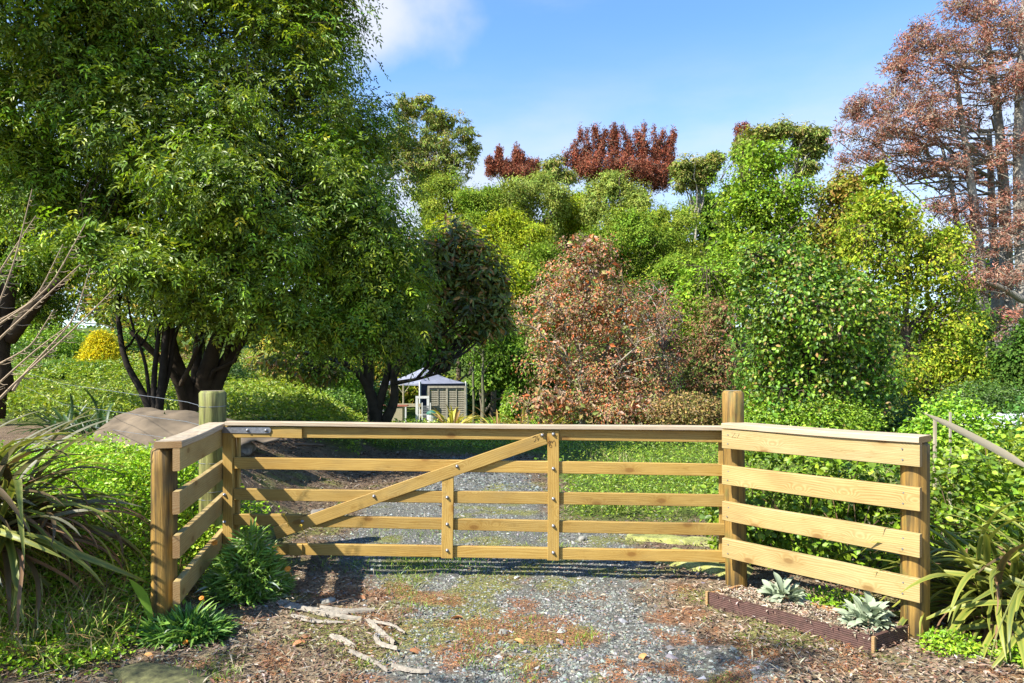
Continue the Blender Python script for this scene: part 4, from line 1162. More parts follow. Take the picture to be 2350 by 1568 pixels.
for (x, y, r_, lab) in ((2.02, 4.28, .20, 'bright leafy weeds between the planter and the hedge'), (2.34, 3.66, .12, 'small bright green leafy clump at the foot of the right end post'), (2.66, 3.55, .14, 'small bright green leafy clump at the right edge under the flax')):
    n = int(9000 * r_)
    shrub('leafy_clump', lab, 'plant', (x, y, T1(x, y)), [(x, y, T1(x, y) + .02, r_ * 1.3, r_, .085)], n, .026, .014, [(.20, .38, .02), (.28, .44, .03), (.14, .28, .02)], shape='diamond', nst=14, stemr=.002, rmin=.3)
shrub('round_bush', 'rounded bright green bush behind the hedge on the right', 'bush', (8.0, 12.4, -.1), [(8.0, 12.4, .25, .75, .7, .75), (8.5, 12.6, -.1, .8, .8, .7), (7.6, 12.6, -.1, .6, .6, .6)], 11000, .09, .05, [(.17, .34, .02), (.25, .42, .03), (.11, .24, .02)], shape='diamond', nst=20, rmin=.7)
shrub('dark_bush', 'dark glossy bush at the right edge in front of the white roof', 'bush', (9.4, 12.2, -.1), [(9.6, 12.0, .4, .8, .7, .85), (9.1, 12.2, -.1, .7, .6, .5)], 8000, .09, .05, [(.06, .16, .03), (.09, .22, .05)], shape='diamond', nst=20, rmin=.7)
shrub('yellow_conifer', 'golden yellow bushy conifer beyond the wire fence', 'bush', (-11.6, 19.5, 1.4), [(*P(238, 830, 19.5), .62, .5, .75), (*P(232, 790, 19.5), .36, .3, .4)], 9000, .10, .03, [(.55, .50, .02), (.68, .60, .03), (.40, .40, .02)], mat=M_MATTE, shape='diamond', nst=12)

# strappy dark plants under the big tree
DK = [leafmesh('leaf', L_, W_, b_, (.018, .05, .018), (.03, .08, .025), M_LEAF, K=7, fold=.2, wide=.6) for L_, W_, b_ in ((.55, .05, .9), (.6, .045, 1.3), (.5, .05, .5))]
for i, (px, py, D, n_, lab) in enumerate(((385, 1005, 8.6, 60, 'right clump of dark strappy leaves under the big multi-stemmed tree'), (230, 985, 9.0, 55, 'left clump of dark strappy leaves beside the tan sheet'), (160, 960, 9.6, 40, 'far left clump of dark strappy leaves nearly hidden by the flax'))):
    c = P(px, py, D); c[2] = T1(c[0], c[1])
    rosette('strappy_plant', lab, 'plant', tuple(c), n_, DK, .32, (15, 80), seed=30 + i, hmax=.12)
# striped flax beside the gazebo, and a row of grey-green ones
GF = [leafmesh('leaf', L_, W_, b_, c0_, c1_, M_LEAF, edge=e_, K=7, fold=.2, wide=.4) for L_, W_, b_, c0_, c1_, e_ in
      ((1.3, .10, 1.1, (.16, .15, .07), (.26, .22, .09), (.42, .40, .08)), (1.4, .10, 1.5, (.20, .24, .05), (.34, .36, .08), (.5, .48, .1)), (1.2, .09, .8, (.18, .09, .07), (.28, .2, .1), (.3, .2, .08)))]
c = P(1040, 985, 26); c[2] = T1(c[0], c[1])
rosette('flax_bush', 'striped yellow and bronze flax bush in front of the trellis screen', 'flax', tuple(c), 90, GF, .35, (25, 85), seed=41, hmax=.2)
for i, (px, D, lab) in enumerate(((1145, 25, 'grey-green spiky flax clump right of the striped flax'), (1205, 24, 'spiky flax clump beside the pale trunk'), (1255, 24, 'low spiky flax clump left of the red-leaved tree'))):
    c = P(px, 985, D); c[2] = T1(c[0], c[1])
    rosette('flax_bush', lab, 'flax', tuple(c), 45, [GF[0], GF[2], DK[0]], .4, (30, 85), seed=44 + i, hmax=.1)
# grassy iris clump behind the gate
IR = [leafmesh('leaf', L_, .010, b_, (.12, .22, .03), (.24, .28, .08), M_LEAF, K=6, fold=.2) for L_, b_ in ((.32, .5), (.26, 1.0))]
rosette('iris_clump', 'clump of thin upright grassy leaves at the edge of the drive behind the gate', 'plant', (1.08, 7.2, T1(1.08, 7.2)), 60, IR, .13, (40, 85), seed=50, hmax=.02)
rosette('silver_plant', 'small silver plant seen beside the main upright behind the gate', 'plant', (.50, 9.9, T1(.50, 9.9)), 30, ear, .13, (30, 80), seed=51, hmax=.16)

# ------------------------------------------------------------------ trees
BK_D = (.055, .042, .028); BK_G = (.26, .23, .18); BK_B = (.13, .10, .07)
BIG = [(.125, .215, .014), (.18, .285, .02), (.07, .13, .012), (.32, .41, .035)]
def L_(*a): return lobes_px(a)
make_tree('broadleaf_tree', 'huge dark green multi-stemmed tree that fills the left, with feathery glossy leaves', 'tree',
    L_((640, 300, 230, 270, 10.5, 1.7), (560, 60, 220, 170, 10.5, 1.5), (780, 470, 165, 200, 10.2, 1.3), (430, 330, 170, 190, 9.6, 1.2), (420, 560, 150, 110, 9.0, .8),
       (600, 600, 180, 140, 9.6, 1.1), (840, 660, 150, 130, 10.5, 1.1), (350, 640, 80, 60, 8.4, .5), (700, 120, 120, 130, 10.8, 1.2), (880, 560, 80, 140, 10.4, .8), (560, 700, 130, 60, 9.2, .7), (760, 760, 110, 60, 10.2, .7), (470, 410, 160, 120, 8.6, .6), (600, 420, 260, 260, 12.3, 1.0), (300, 520, 120, 120, 11.5, .9), (330, 300, 160, 160, 12, 1), (820, 400, 130, 200, 12, .9), (560, 720, 90, 50, 10.6, .8), (680, 740, 90, 40, 9.6, .6), (900, 780, 50, 50, 10.6, .5), (740, 40, 90, 110, 11, 1), (430, 690, 60, 40, 9.6, .5), (915, 690, 50, 70, 10.6, .6)),
    1180, .36, 30, .079, .028, BIG,
    [((445, 1040, 10.6, .24), (450, 960, 10.6, .20), (470, 860, 10.6, .13), (520, 720, 10.5, .09), (600, 500, 10.5, .07), (650, 300, 10.6, .05)),
     ((440, 1000, 10.6, .14), (440, 900, 10.5, .11), (385, 800, 10.4, .09), (390, 640, 10.2, .06), (430, 400, 10, .04)),
     ((460, 990, 10.6, .16), (500, 860, 10.7, .11), (560, 760, 10.8, .09), (720, 640, 10.6, .07), (850, 560, 10.5, .05)),
     ((452, 950, 10.7, .12), (455, 800, 10.9, .09), (480, 600, 11, .07), (520, 300, 11, .05)),
     ((430, 960, 10.5, .08), (412, 880, 10.3, .065), (375, 830, 10.2, .05), (300, 760, 10, .04))],
    BK_D, w=[4, 4, 3, 1.2], mat=M_LEAF, nl=46, r_limb=.028, r_twig=.006, rmin=.55, pinnate=5, flat=.75, droop=.35, up=.75, sag=.3, cjit=.22, rough=.1, front=.3, core=0.16, coreL=2.4, sub=9, subr=.46)
make_tree('broadleaf_tree', 'tall shaded tree at the far left whose top catches bright sun', 'tree',
    L_((120, 90, 190, 120, 9.2, 1.1), (300, 60, 150, 130, 9.8, 1.2), (20, 260, 130, 140, 9.6, 1.0), (230, 230, 150, 110, 9.6, 1.0), (100, 430, 140, 120, 10.2, 1.0), (240, 480, 110, 130, 10.6, 1.1), (20, -60, 240, 120, 9.0, 1.2), (30, 420, 110, 130, 12.5, 1.0), (110, 600, 110, 70, 12.5, .9), (-20, 560, 90, 120, 12, .9), (60, 690, 70, 40, 12, .6), (350, -80, 260, 110, 10, 1.2), (650, -110, 200, 100, 10.5, 1.2), (130, 600, 70, 60, 9, .5), (190, 545, 50, 35, 8.3, .35)),
    860, .36, 28, .080, .029, [(.12, .22, .016), (.16, .28, .022), (.075, .15, .012), (.30, .40, .04)],
    [((-10, 960, 10.6, .13), (5, 760, 10.6, .12), (30, 600, 10.5, .10), (80, 400, 10.3, .10), (160, 150, 10, .06)),
     ((15, 900, 10.6, .12), (-30, 600, 10.4, .10), (-20, 300, 10, .07)),
     ((20, 780, 10.6, .11), (110, 660, 10.5, .09), (240, 590, 10.5, .07), (380, 510, 10.6, .05))],
    BK_D, w=[4, 4, 3, 2.2], mat=M_LEAF, nl=30, r_limb=.028, r_twig=.006, rmin=.5, pinnate=5, flat=.75, droop=.35, up=.75, sag=.3, cjit=.22, rough=.1, front=.3, core=0.16, coreL=2.4, sub=9, subr=.46)
make_tree('thin_stemmed_tree', 'slender dark tree of several thin black stems between the wires and the big trunk', 'tree',
    L_((310, 690, 90, 60, 9.8, .7), (350, 610, 90, 50, 9.9, .7)), 60, .26, 24, .07, .026, BIG,
    [((357, 985, 9.6, .055), (330, 900, 9.6, .05), (282, 830, 9.6, .04), (268, 700, 9.7, .03), (275, 600, 9.8, .02)),
     ((357, 985, 9.6, .045), (352, 880, 9.6, .04), (362, 780, 9.6, .03), (378, 690, 9.7, .02)),
     ((360, 985, 9.6, .06), (372, 880, 9.6, .055), (380, 780, 9.6, .045), (392, 700, 9.7, .03)),
     ((357, 960, 9.6, .04), (390, 850, 9.7, .035), (400, 760, 9.7, .03), (450, 690, 9.8, .02)),
     ((345, 930, 9.6, .03), (335, 830, 9.6, .022), (300, 740, 9.6, .016), (290, 660, 9.7, .01))],
    (.03, .025, .02), mat=M_LEAF, nl=14, r_limb=.012, r_twig=.004, rmin=.3)
MAG = [(.12, .165, .035), (.16, .21, .045), (.33, .19, .08), (.09, .12, .04)]
make_tree('magnolia_tree', 'dark leathery-leaved tree with brown leaf undersides left of the gazebo', 'tree',
    L_((1060, 590, 70, 60, 14, 1.0), (1000, 570, 55, 40, 13.8, .8), (1115, 670, 50, 60, 14, .8), (1040, 700, 90, 60, 14, .9), (975, 650, 50, 60, 13.8, .9), (1130, 730, 35, 40, 14, .5), (960, 740, 50, 30, 13.6, .4), (1050, 530, 30, 18, 14, .4), (1140, 610, 14, 30, 14, .3), (1100, 750, 26, 24, 13.6, .4), (1030, 772, 60, 10, 13.4, .4), (660, 830, 60, 24, 13.6, .6), (740, 860, 60, 18, 13.6, .5), (1020, 822, 22, 6, 13.0, .2)),
    520, .23, 20, .16, .052, MAG,
    [((866, 985, 14, .16), (862, 940, 14, .13), (845, 880, 14, .09), (800, 830, 14, .06), (700, 810, 13.8, .035), (640, 810, 13.7, .02)),
     ((872, 985, 14, .12), (905, 935, 14, .10), (908, 890, 14, .085), (895, 850, 14, .07), (940, 800, 14, .06), (1020, 740, 14, .04), (1070, 640, 14, .03)),
     ((862, 950, 14, .10), (885, 880, 14, .08), (900, 800, 14.2, .06), (950, 700, 14.4, .05), (990, 600, 14.5, .03)),
     ((850, 900, 14, .08), (835, 820, 14, .06), (860, 720, 14.2, .04)),
     ((905, 880, 14, .05), (960, 870, 13.6, .03), (1030, 850, 13.2, .02))],
    (.06, .05, .035), w=[4, 3, 2.5, 2], mat=M_LEAF, nl=46, sub=6, subr=.6, r_limb=.022, r_twig=.008, rmin=.25, flat=.8, droop=.1, up=.5, sag=.25, cjit=.25, shape='leaf', rough=.3)
make_tree('feathery_tree', 'mid green feathery low tree under the big crown, left of the magnolia', 'tree',
    L_((850, 700, 110, 80, 15.8, 1.2), (900, 660, 70, 80, 16, 1.1), (790, 780, 90, 40, 15.8, .9)),
    220, .36, 22, .10, .034, [(.07, .18, .02), (.11, .24, .03), (.05, .12, .02)],
    [((850, 985, 16.2, .08), (850, 880, 16.2, .07), (860, 760, 16.1, .05), (870, 680, 16, .03))], (.08, .065, .045), mat=M_LEAF, nl=20, r_limb=.02, r_twig=.006, pinnate=5, droop=.3)

def bgtree(name, label, lobes, D, nclump, cr, lpc, L, W, cols, tx, bark=BK_B, tr=.16, ty=None, **k):
    lobes = lobes_px(lobes)
    x = (tx - CX) / F * D; g = T1(x, D)
    yb = HY + (CAMZ - g) / D * F + 4
    topy = HY - (np.max(lobes[:, 2]) - CAMZ) / D * F
    ty = ty or (topy * .7 + yb * .3)
    trunks = [((tx, yb, D, tr), (tx + 4, (yb * 2 + ty) / 3, D, tr * .8), (tx - 3, (yb + ty * 2) / 3, D, tr * .6), (tx + 2, ty, D, tr * .35))]
    k.setdefault('nl', 18); k.setdefault('r_limb', tr * .35); k.setdefault('r_twig', tr * .08)
    k.setdefault('core', .12); k.setdefault('coreL', 2.6)
    return make_tree(name, label, 'tree', lobes, nclump, cr, lpc, L, W, cols, trunks, bark, **k)
# red-leaved autumn trees
AUT = [(.38, .19, .10), (.54, .17, .06), (.32, .27, .10), (.22, .27, .07), (.46, .31, .22), (.38, .25, .16)]
bgtree('autumn_tree', 'rounded autumn tree with orange-red leaves and pale trunk in the middle', ((1360, 660, 135, 110, 23, 1.6), (1280, 740, 120, 110, 23, 1.6), (1420, 750, 125, 120, 22.6, 1.7), (1310, 870, 150, 90, 23, 1.6), (1450, 860, 120, 100, 23, 1.5), (1345, 575, 60, 50, 23, .7), (1260, 930, 90, 50, 22, 1.0), (1420, 940, 130, 50, 21.5, 1.1)), 23, 980, .30, 28, .095, .052, AUT, 1335,
       bark=(.36, .32, .25), tr=.12, w=[4, 3, 3, 3, 2, 2], nl=60, r_limb=.035, r_twig=.012, rmin=.5, flat=.8, cjit=.16, core=.06, barkt=(.33, .27, .2), up=.5, mat=M_AUT)
bgtree('autumn_tree', 'sparser pink-grey twiggy autumn tree right of the round red one', ((1500, 720, 55, 90, 25, 1.2), (1545, 800, 55, 100, 25, 1.3), (1530, 890, 70, 70, 25, 1.2), (1480, 930, 90, 40, 24, 1.1)), 25, 260, .40, 13, .10, .045,
       [(.34, .09, .05), (.38, .17, .12), (.22, .17, .07), (.28, .16, .12)], 1520, bark=(.42, .36, .30), tr=.10, nl=60, r_limb=.03, r_twig=.014, rmin=.4, core=.02, cjit=.15, mat=M_AUT)
bgtree('autumn_tree', 'pinkish green autumn tree just left of the right gate post', ((1640, 790, 60, 90, 24, 1.2), (1660, 880, 60, 80, 24, 1.2), (1600, 850, 50, 90, 24, 1.1), (1650, 720, 40, 50, 24, .9)), 24, 220, .40, 22, .11, .05,
       [(.28, .14, .07), (.20, .21, .06), (.36, .18, .10), (.14, .2, .04)], 1640, bark=(.3, .25, .2), tr=.1, nl=30, rmin=.5, cjit=.15, mat=M_AUT)
# liquidambar in front
LQ = [(.085, .19, .018), (.13, .25, .024), (.19, .29, .03), (.05, .12, .015), (.28, .20, .08)]
bgtree('liquidambar_tree', 'dense dark green upright tree with star leaves and brownish shoot tips behind the right panel', ((1780, 700, 75, 120, 15, 1.1), (1860, 720, 70, 130, 14.6, 1.0), (1950, 760, 70, 130, 15, 1.1), (1800, 880, 90, 110, 14.8, 1.2), (1930, 900, 100, 100, 15, 1.2), (2010, 850, 50, 120, 15.2, .9), (1760, 950, 60, 50, 14.5, .6), (1880, 960, 80, 45, 14.2, .6), (1745, 800, 50, 120, 15, .8), (1720, 640, 28, 70, 15.2, .4), (1890, 640, 26, 60, 14.8, .3), (1940, 670, 22, 70, 15, .3), (1815, 600, 60, 45, 15.3, .5), (1760, 590, 14, 60, 15.2, .2), (1860, 600, 14, 60, 15, .2), (1915, 640, 14, 60, 15, .2), (1975, 680, 16, 60, 15, .2), (1700, 680, 16, 70, 15, .2), (2020, 740, 20, 60, 15.1, .3)),
       15, 760, .24, 26, .085, .060, LQ, 1850, tr=.12, w=[4, 4, 3, 2, 1.2], mat=M_LEAF, shape='leaf', rmin=.55, droop=.8, up=.25, flat=1.9, cjit=.26, nl=30, core=.10, coreL=1.8, form=.3, bark=(.08, .06, .045))
bgtree('liquidambar_tree', 'yellow-green tree behind and right of the dark upright one', ((2060, 520, 90, 90, 22, 1.5), (2000, 480, 60, 60, 22, 1.2), (2120, 620, 95, 100, 22, 1.6), (2020, 640, 110, 110, 22, 1.6), (2150, 760, 80, 110, 22, 1.5), (2100, 880, 120, 90, 21.5, 1.7), (2200, 860, 70, 80, 21.5, 1.3), (2010, 400, 22, 35, 22, .4), (1960, 560, 50, 90, 22, 1.0), (2170, 560, 40, 50, 22, .8)),
       22, 820, .38, 26, .105, .068, [(.20, .29, .02), (.28, .35, .03), (.13, .21, .02), (.33, .30, .06)], 2080, tr=.16, w=[4, 4, 3, 1], rmin=.55, droop=.6, up=.35, cjit=.18, nl=36)
bgtree('liquidambar_tree', 'orange-tinged tree top between the tall green tree and the pine', ((1930, 450, 50, 60, 27, 1.2), (1900, 520, 60, 80, 27, 1.3), (1960, 430, 30, 40, 27, .8)), 27, 150, .45, 22, .14, .09, [(.28, .20, .06), (.24, .26, .04), (.16, .2, .03)], 1930, tr=.14, rmin=.5, cjit=.15)
bgtree('broadleaf_tree', 'tall bright green tree with a rounded point right of centre', ((1745, 370, 65, 70, 28, 1.6), (1700, 460, 75, 80, 28, 1.8), (1790, 480, 90, 90, 28, 1.9), (1690, 560, 90, 80, 28, 1.9), (1820, 580, 90, 90, 28, 1.9), (1600, 660, 70, 70, 27, 1.6), (1680, 670, 90, 90, 27, 1.8), (1620, 740, 90, 70, 26.5, 1.7)),
       28, 960, .42, 26, .125, .078, [(.17, .29, .025), (.23, .36, .035), (.11, .19, .018)], 1740, tr=.2, w=[4, 3, 2], rmin=.6, cjit=.17, up=.5)
# the mass of wattles on the rise
WT = [[(.20, .28, .035), (.26, .34, .05), (.14, .20, .025)], [(.28, .35, .015), (.34, .41, .025), (.19, .26, .02)], [(.16, .26, .025), (.21, .31, .035), (.12, .19, .02)], [(.23, .30, .07), (.29, .36, .10), (.17, .22, .05)]]
wt = ((1020, 450, 80, 60, 54, 0, 'pale green wattle at the left end of the wooded rise'), (1110, 474, 70, 55, 52, 2, 'darker green wattle second from the left on the rise'),
      (1225, 452, 85, 68, 52, 3, 'broad pale wattle whose crown is the middle of the wooded rise'), (1180, 540, 80, 80, 46, 1, 'yellow-green wattle in front of the broad pale one'),
      (1325, 482, 50, 50, 54, 1, 'small yellow-green wattle just under the red-brown pine'), (1412, 456, 84, 78, 50, 3, 'pale rounded wattle right of the middle of the rise'),
      (1540, 540, 85, 90, 48, 0, 'olive green wattle at the right end of the rise'), (1450, 550, 110, 90, 45, 2, 'large deep green wattle above the red autumn tree'),
      (1050, 560, 90, 80, 46, 1, 'bright green wattle above the magnolia'), (1130, 640, 90, 80, 40, 1, 'lighter green wattle right of the magnolia, lower on the slope'),
      (1230, 620, 80, 70, 42, 2, 'dark green wattle with bare stems left of the autumn tree'), (1560, 640, 60, 70, 40, 2, 'shaded green wattle low behind the autumn trees'))
for i, (px, py, rx, ry, D, k_, lab) in enumerate(wt):
    rx, ry = rx * 1.18, ry * 1.12
    lb = [(px, py, rx * .6, ry * .75, D, rx * D / F * .7)]
    for j in range(6):
        a_ = j / 6 * 6.28 + R.rand(); lb.append((px + math.cos(a_) * rx * .55, py + math.sin(a_) * ry * .5 + 8, rx * R.uniform(.35, .5), ry * R.uniform(.35, .5), D + R.uniform(-1.5, 1), rx * D / F * .4))
    lb += [(px, py + ry * 1.1, rx * .8, ry * .7, D, rx * D / F * .6)]
    bgtree('wattle_tree', lab, lb, D, 370, .50, 44, .16, .075, WT[k_], px, tr=.2, rmin=.6, flat=.8, cjit=.16, nl=12, twig_k=0, rough=.16, front=.5, up=.6, core=.15, form=.7)
# eucalypts
EU = [(.20, .26, .07), (.25, .32, .08), (.13, .18, .05), (.30, .27, .12)]
for D, tx, lb, lab in ((58, 985, ((960, 240, 36, 28, 58, 1.4), (925, 245, 30, 25, 58, 1.2), (1000, 265, 35, 25, 58, 1.2), (1030, 285, 42, 30, 58, 1.5), (1070, 310, 32, 30, 58, 1.2), (1020, 335, 55, 40, 57, 1.6), (950, 320, 50, 45, 57, 1.6), (950, 390, 50, 50, 57, 1.6), (1040, 380, 55, 30, 57, 1.6), (910, 330, 40, 80, 58, 1.4), (1000, 400, 60, 30, 57, 1.5), (1085, 345, 20, 25, 58, .8)), 'tall airy gum tree behind the right edge of the big dark tree'),
                   (46, 1800, ((1790, 300, 42, 22, 46, 1.2), (1850, 315, 45, 26, 46, 1.2), (1740, 315, 35, 25, 46, 1.0), (1870, 345, 26, 22, 46, .8), (1830, 350, 30, 16, 46, .8), (1700, 345, 25, 30, 46, .8), (1850, 385, 25, 18, 46, .7)), 'wispy gum tree top above the tall bright green tree'),
                   (52, 1595, ((1580, 385, 32, 32, 52, 1.2), (1620, 385, 28, 26, 52, 1.0), (1600, 420, 30, 20, 52, .8), (1560, 410, 20, 26, 52, .8), (1640, 365, 18, 18, 52, .6)), 'small gum tree right of the red-brown pine'),
                   (56, 1275, ((1270, 390, 26, 28, 56, 1.0), (1300, 405, 26, 22, 56, .8), (1250, 410, 20, 20, 56, .8)), 'little grey-green tree top between the two red-brown pine groups')):
    bgtree('gum_tree', lab, lb, D, 34 * len(lb), .42, 48, .26, .10, EU, tx, bark=(.38, .34, .28), tr=.2, rmin=.35, flat=.55, droop=.6, up=.7, cjit=.18, core=.03, nl=3 * len(lb), r_limb=.07, r_twig=.03, rough=.1)
# pines turned red-brown
RB = [(.24, .075, .04), (.31, .10, .055), (.16, .055, .035), (.34, .15, .09)]
def spires(pxs, D): return [(px, py, rx, ry, D, rx * D / F) for px, py, rx, ry in pxs]
for D, tx, lb, lab, nc in ((62, 1420, spires([(1320, 360, 12, 36), (1345, 350, 14, 38), (1375, 345, 16, 42), (1410, 340, 17, 44), (1440, 350, 14, 38), (1475, 345, 18, 46), (1510, 350, 16, 42), (1535, 360, 14, 38), (1380, 390, 60, 30), (1450, 395, 60, 35), (1500, 405, 45, 30), (1340, 390, 35, 25), (1300, 372, 8, 24), (1520, 420, 22, 16), (1365, 305, 5, 20), (1390, 312, 5, 18), (1408, 296, 5, 18), (1432, 308, 5, 18), (1460, 312, 5, 20), (1478, 298, 5, 20), (1500, 306, 5, 18), (1522, 312, 5, 20), (1545, 320, 6, 22), (1332, 318, 5, 22), (1348, 310, 4, 16)], 62), 'big red-brown dead pine standing above the wooded rise', 520),
                       (62, 1180, spires([(1145, 375, 10, 28), (1125, 385, 10, 20), (1190, 370, 14, 26), (1215, 385, 10, 20), (1165, 390, 16, 20), (1232, 385, 6, 16), (1185, 352, 5, 14), (1145, 352, 5, 12), (1200, 400, 40, 12)], 62), 'group of small pointed red-brown pine tops left of the big one', 190),
                       (60, 975, spires([(985, 395, 18, 22), (970, 410, 20, 14)], 60), 'scrap of red-brown pine behind the tall gum tree', 40),
                       (60, 1705, spires([(1695, 300, 6, 12), (1712, 298, 6, 10), (1705, 330, 20, 14)], 60), 'tiny red-brown pine tips poking up beside the right gum tree', 30)):
    bgtree('red_pine_tree', lab, lb, D, int(nc * 2.6), .24, 30, .24, .08, RB, tx, bark=(.16, .12, .09), tr=.22, rmin=.2, flat=2.0, droop=-1.2, up=.1, sub=0, cjit=.16, core=.0, nl=26, r_limb=.07, r_twig=.03, rough=.1, mat=M_DRY)
# the great dying pine on the right
lobP = L_((2310, 520, 60, 40, 30, 1.6), (2200, 600, 50, 22, 30, 1.2), (2320, 440, 60, 24, 30, 1.6), (2250, 400, 80, 22, 30, 1.8), (2230, 640, 40, 30, 29, 1.0), (2200, 500, 60, 30, 30, 1.4), (1960, 250, 30, 40, 30, .8), (2060, 160, 40, 40, 30, 1.0), (2230, 90, 110, 80, 30, 2.6), (2330, 30, 90, 60, 30, 2.6), (2140, 150, 80, 60, 30, 2.0), (2050, 240, 90, 55, 30, 2.0), (1985, 310, 65, 60, 30, 1.6), (2110, 300, 120, 60, 30, 2.4), (2230, 230, 110, 60, 30, 2.6), (2030, 375, 80, 26, 30, 1.8),
          (2150, 400, 80, 22, 30, 2.0), (2210, 470, 90, 20, 30, 2.0), (2280, 340, 80, 30, 30, 2.2), (2150, 470, 50, 14, 29, 1.4), (2260, 560, 70, 22, 29, 1.6), (2300, 640, 60, 40, 29, 1.6), (2180, 560, 60, 14, 29, 1.4), (2290, 740, 50, 40, 29, 1.2), (2100, 95, 36, 40, 30, 1.2), (2170, 40, 50, 30, 30, 1.2), (2420, 200, 90, 150, 30, 2.6), (2420, 500, 60, 100, 30, 2), (1945, 370, 28, 30, 30, .8))
make_tree('dying_pine_tree', 'towering half-dead pine on the right with bare grey limbs and rusty needles', 'tree', lobP, 1900, .26, 33, .17, .04,
    [(.28, .13, .085), (.36, .19, .135), (.22, .09, .06), (.34, .26, .19)],
    [((2262, 950, 30, .28), (2255, 700, 30, .24), (2240, 500, 30, .20), (2215, 330, 30, .13), (2190, 150, 30, .08)),
     ((2318, 960, 31, .30), (2312, 700, 31, .27), (2306, 450, 31, .23), (2290, 250, 31, .17), (2260, 60, 31, .12)),
     ((2345, 970, 30, .32), (2350, 700, 30, .28), (2335, 400, 30, .22), (2340, 200, 30, .17), (2350, 0, 30, .10)),
     ((2215, 940, 30.5, .24), (2200, 750, 30.5, .20), (2205, 600, 30.5, .16), (2190, 450, 30.5, .10), (2160, 330, 30.5, .06)),
     ((2290, 940, 32, .26), (2288, 700, 32, .22), (2275, 450, 32, .16), (2270, 300, 32, .1)),
     ((2350, 690, 29.5, .16), (2290, 655, 29.2, .12), (2200, 640, 29, .06)),
     ((2352, 735, 29.5, .14), (2300, 770, 29.2, .10), (2225, 800, 29, .05))],
    (.36, .33, .28), w=[4, 3, 2, 2], mat=M_DRY, nl=210, r_limb=.04, r_twig=.02, rmin=.25, flat=.7, droop=-.3, up=.5, sag=.22, horiz=True, cjit=.15, rough=.12, barkt=(.33, .29, .23), twig_k=4)
# filling trees of the middle distance
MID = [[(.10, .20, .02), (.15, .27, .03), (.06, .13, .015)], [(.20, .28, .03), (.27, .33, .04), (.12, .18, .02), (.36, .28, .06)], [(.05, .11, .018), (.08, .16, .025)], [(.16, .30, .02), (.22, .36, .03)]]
mids = (('broadleaf_tree', 'yellowing green small tree seen under the big crown', ((660, 830, 80, 60), (740, 870, 90, 45), (600, 880, 80, 50)), 26, 1, 640, 150),
        ('broadleaf_tree', 'light green bushy tree seen far left behind the stalks', ((130, 800, 110, 80), (40, 760, 90, 90), (60, 860, 100, 50)), 22, 3, 60, 170),
        ('broadleaf_tree', 'sunlit green tree behind the gap between the two left trees', ((330, 760, 90, 90), (240, 700, 80, 70), (420, 800, 80, 70), (170, 640, 110, 90), (90, 700, 90, 90), (20, 640, 80, 90)), 27, 1, 330, 150),
        ('broadleaf_tree', 'tall green tree mostly hidden behind the big crown', ((560, 560, 160, 160), (760, 600, 140, 160), (380, 560, 150, 140), (640, 740, 180, 80)), 36, 2, 600, 300),
        ('broadleaf_tree', 'leafy green tree behind the gazebo canopy', ((1000, 800, 90, 70), (1120, 800, 80, 80), (1060, 720, 90, 70), (930, 800, 70, 80)), 40, 0, 1010, 240),
        ('broadleaf_tree', 'slim grey-trunked tree right of the gazebo', ((1140, 790, 60, 70), (1190, 850, 50, 50), (1130, 870, 50, 30)), 30, 0, 1105, 150),
        ('broadleaf_tree', 'deep green tree behind the pink autumn trees', ((1560, 760, 80, 90), (1500, 700, 60, 70), (1580, 880, 90, 70)), 31, 2, 1560, 190),
        ('broadleaf_tree', 'dark tree filling the shade between the yellow-green tree and the pine', ((2230, 760, 60, 80), (2260, 860, 60, 60), (2180, 900, 90, 50)), 27, 2, 2240, 170),
        ('broadleaf_tree', 'dark green leafy tree at the right edge under the pine', ((2330, 850, 50, 70), (2370, 780, 50, 60), (2310, 910, 50, 40)), 20, 2, 2330, 190),
        ('broadleaf_tree', 'dense shady tree behind the dark upright one', ((1850, 820, 110, 110), (1760, 880, 90, 80), (1980, 880, 110, 80)), 20, 2, 1870, 190),
        ('broadleaf_tree', 'shady green tree low behind the round red one', ((1250, 850, 80, 80), (1220, 780, 60, 60), (1420, 930, 120, 40)), 32, 0, 1240, 170))
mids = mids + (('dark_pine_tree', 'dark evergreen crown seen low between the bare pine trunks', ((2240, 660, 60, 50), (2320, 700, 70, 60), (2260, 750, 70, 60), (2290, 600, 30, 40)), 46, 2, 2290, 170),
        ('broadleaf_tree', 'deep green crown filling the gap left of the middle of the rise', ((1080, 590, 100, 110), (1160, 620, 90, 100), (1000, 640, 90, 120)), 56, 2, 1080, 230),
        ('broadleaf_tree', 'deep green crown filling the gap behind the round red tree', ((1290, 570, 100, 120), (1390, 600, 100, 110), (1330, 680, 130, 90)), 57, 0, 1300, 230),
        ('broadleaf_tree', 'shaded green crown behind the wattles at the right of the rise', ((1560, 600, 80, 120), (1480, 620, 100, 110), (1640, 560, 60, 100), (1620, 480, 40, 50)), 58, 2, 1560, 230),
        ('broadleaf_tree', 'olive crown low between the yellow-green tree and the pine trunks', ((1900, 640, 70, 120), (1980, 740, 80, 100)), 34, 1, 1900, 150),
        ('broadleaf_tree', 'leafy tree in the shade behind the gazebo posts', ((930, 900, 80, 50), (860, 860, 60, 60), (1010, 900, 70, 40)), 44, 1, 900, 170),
        ('broadleaf_tree', 'shady leafy tree low behind the slim grey trunks', ((1120, 920, 90, 40), (1190, 900, 70, 60), (1260, 930, 80, 40)), 42, 2, 1150, 170))
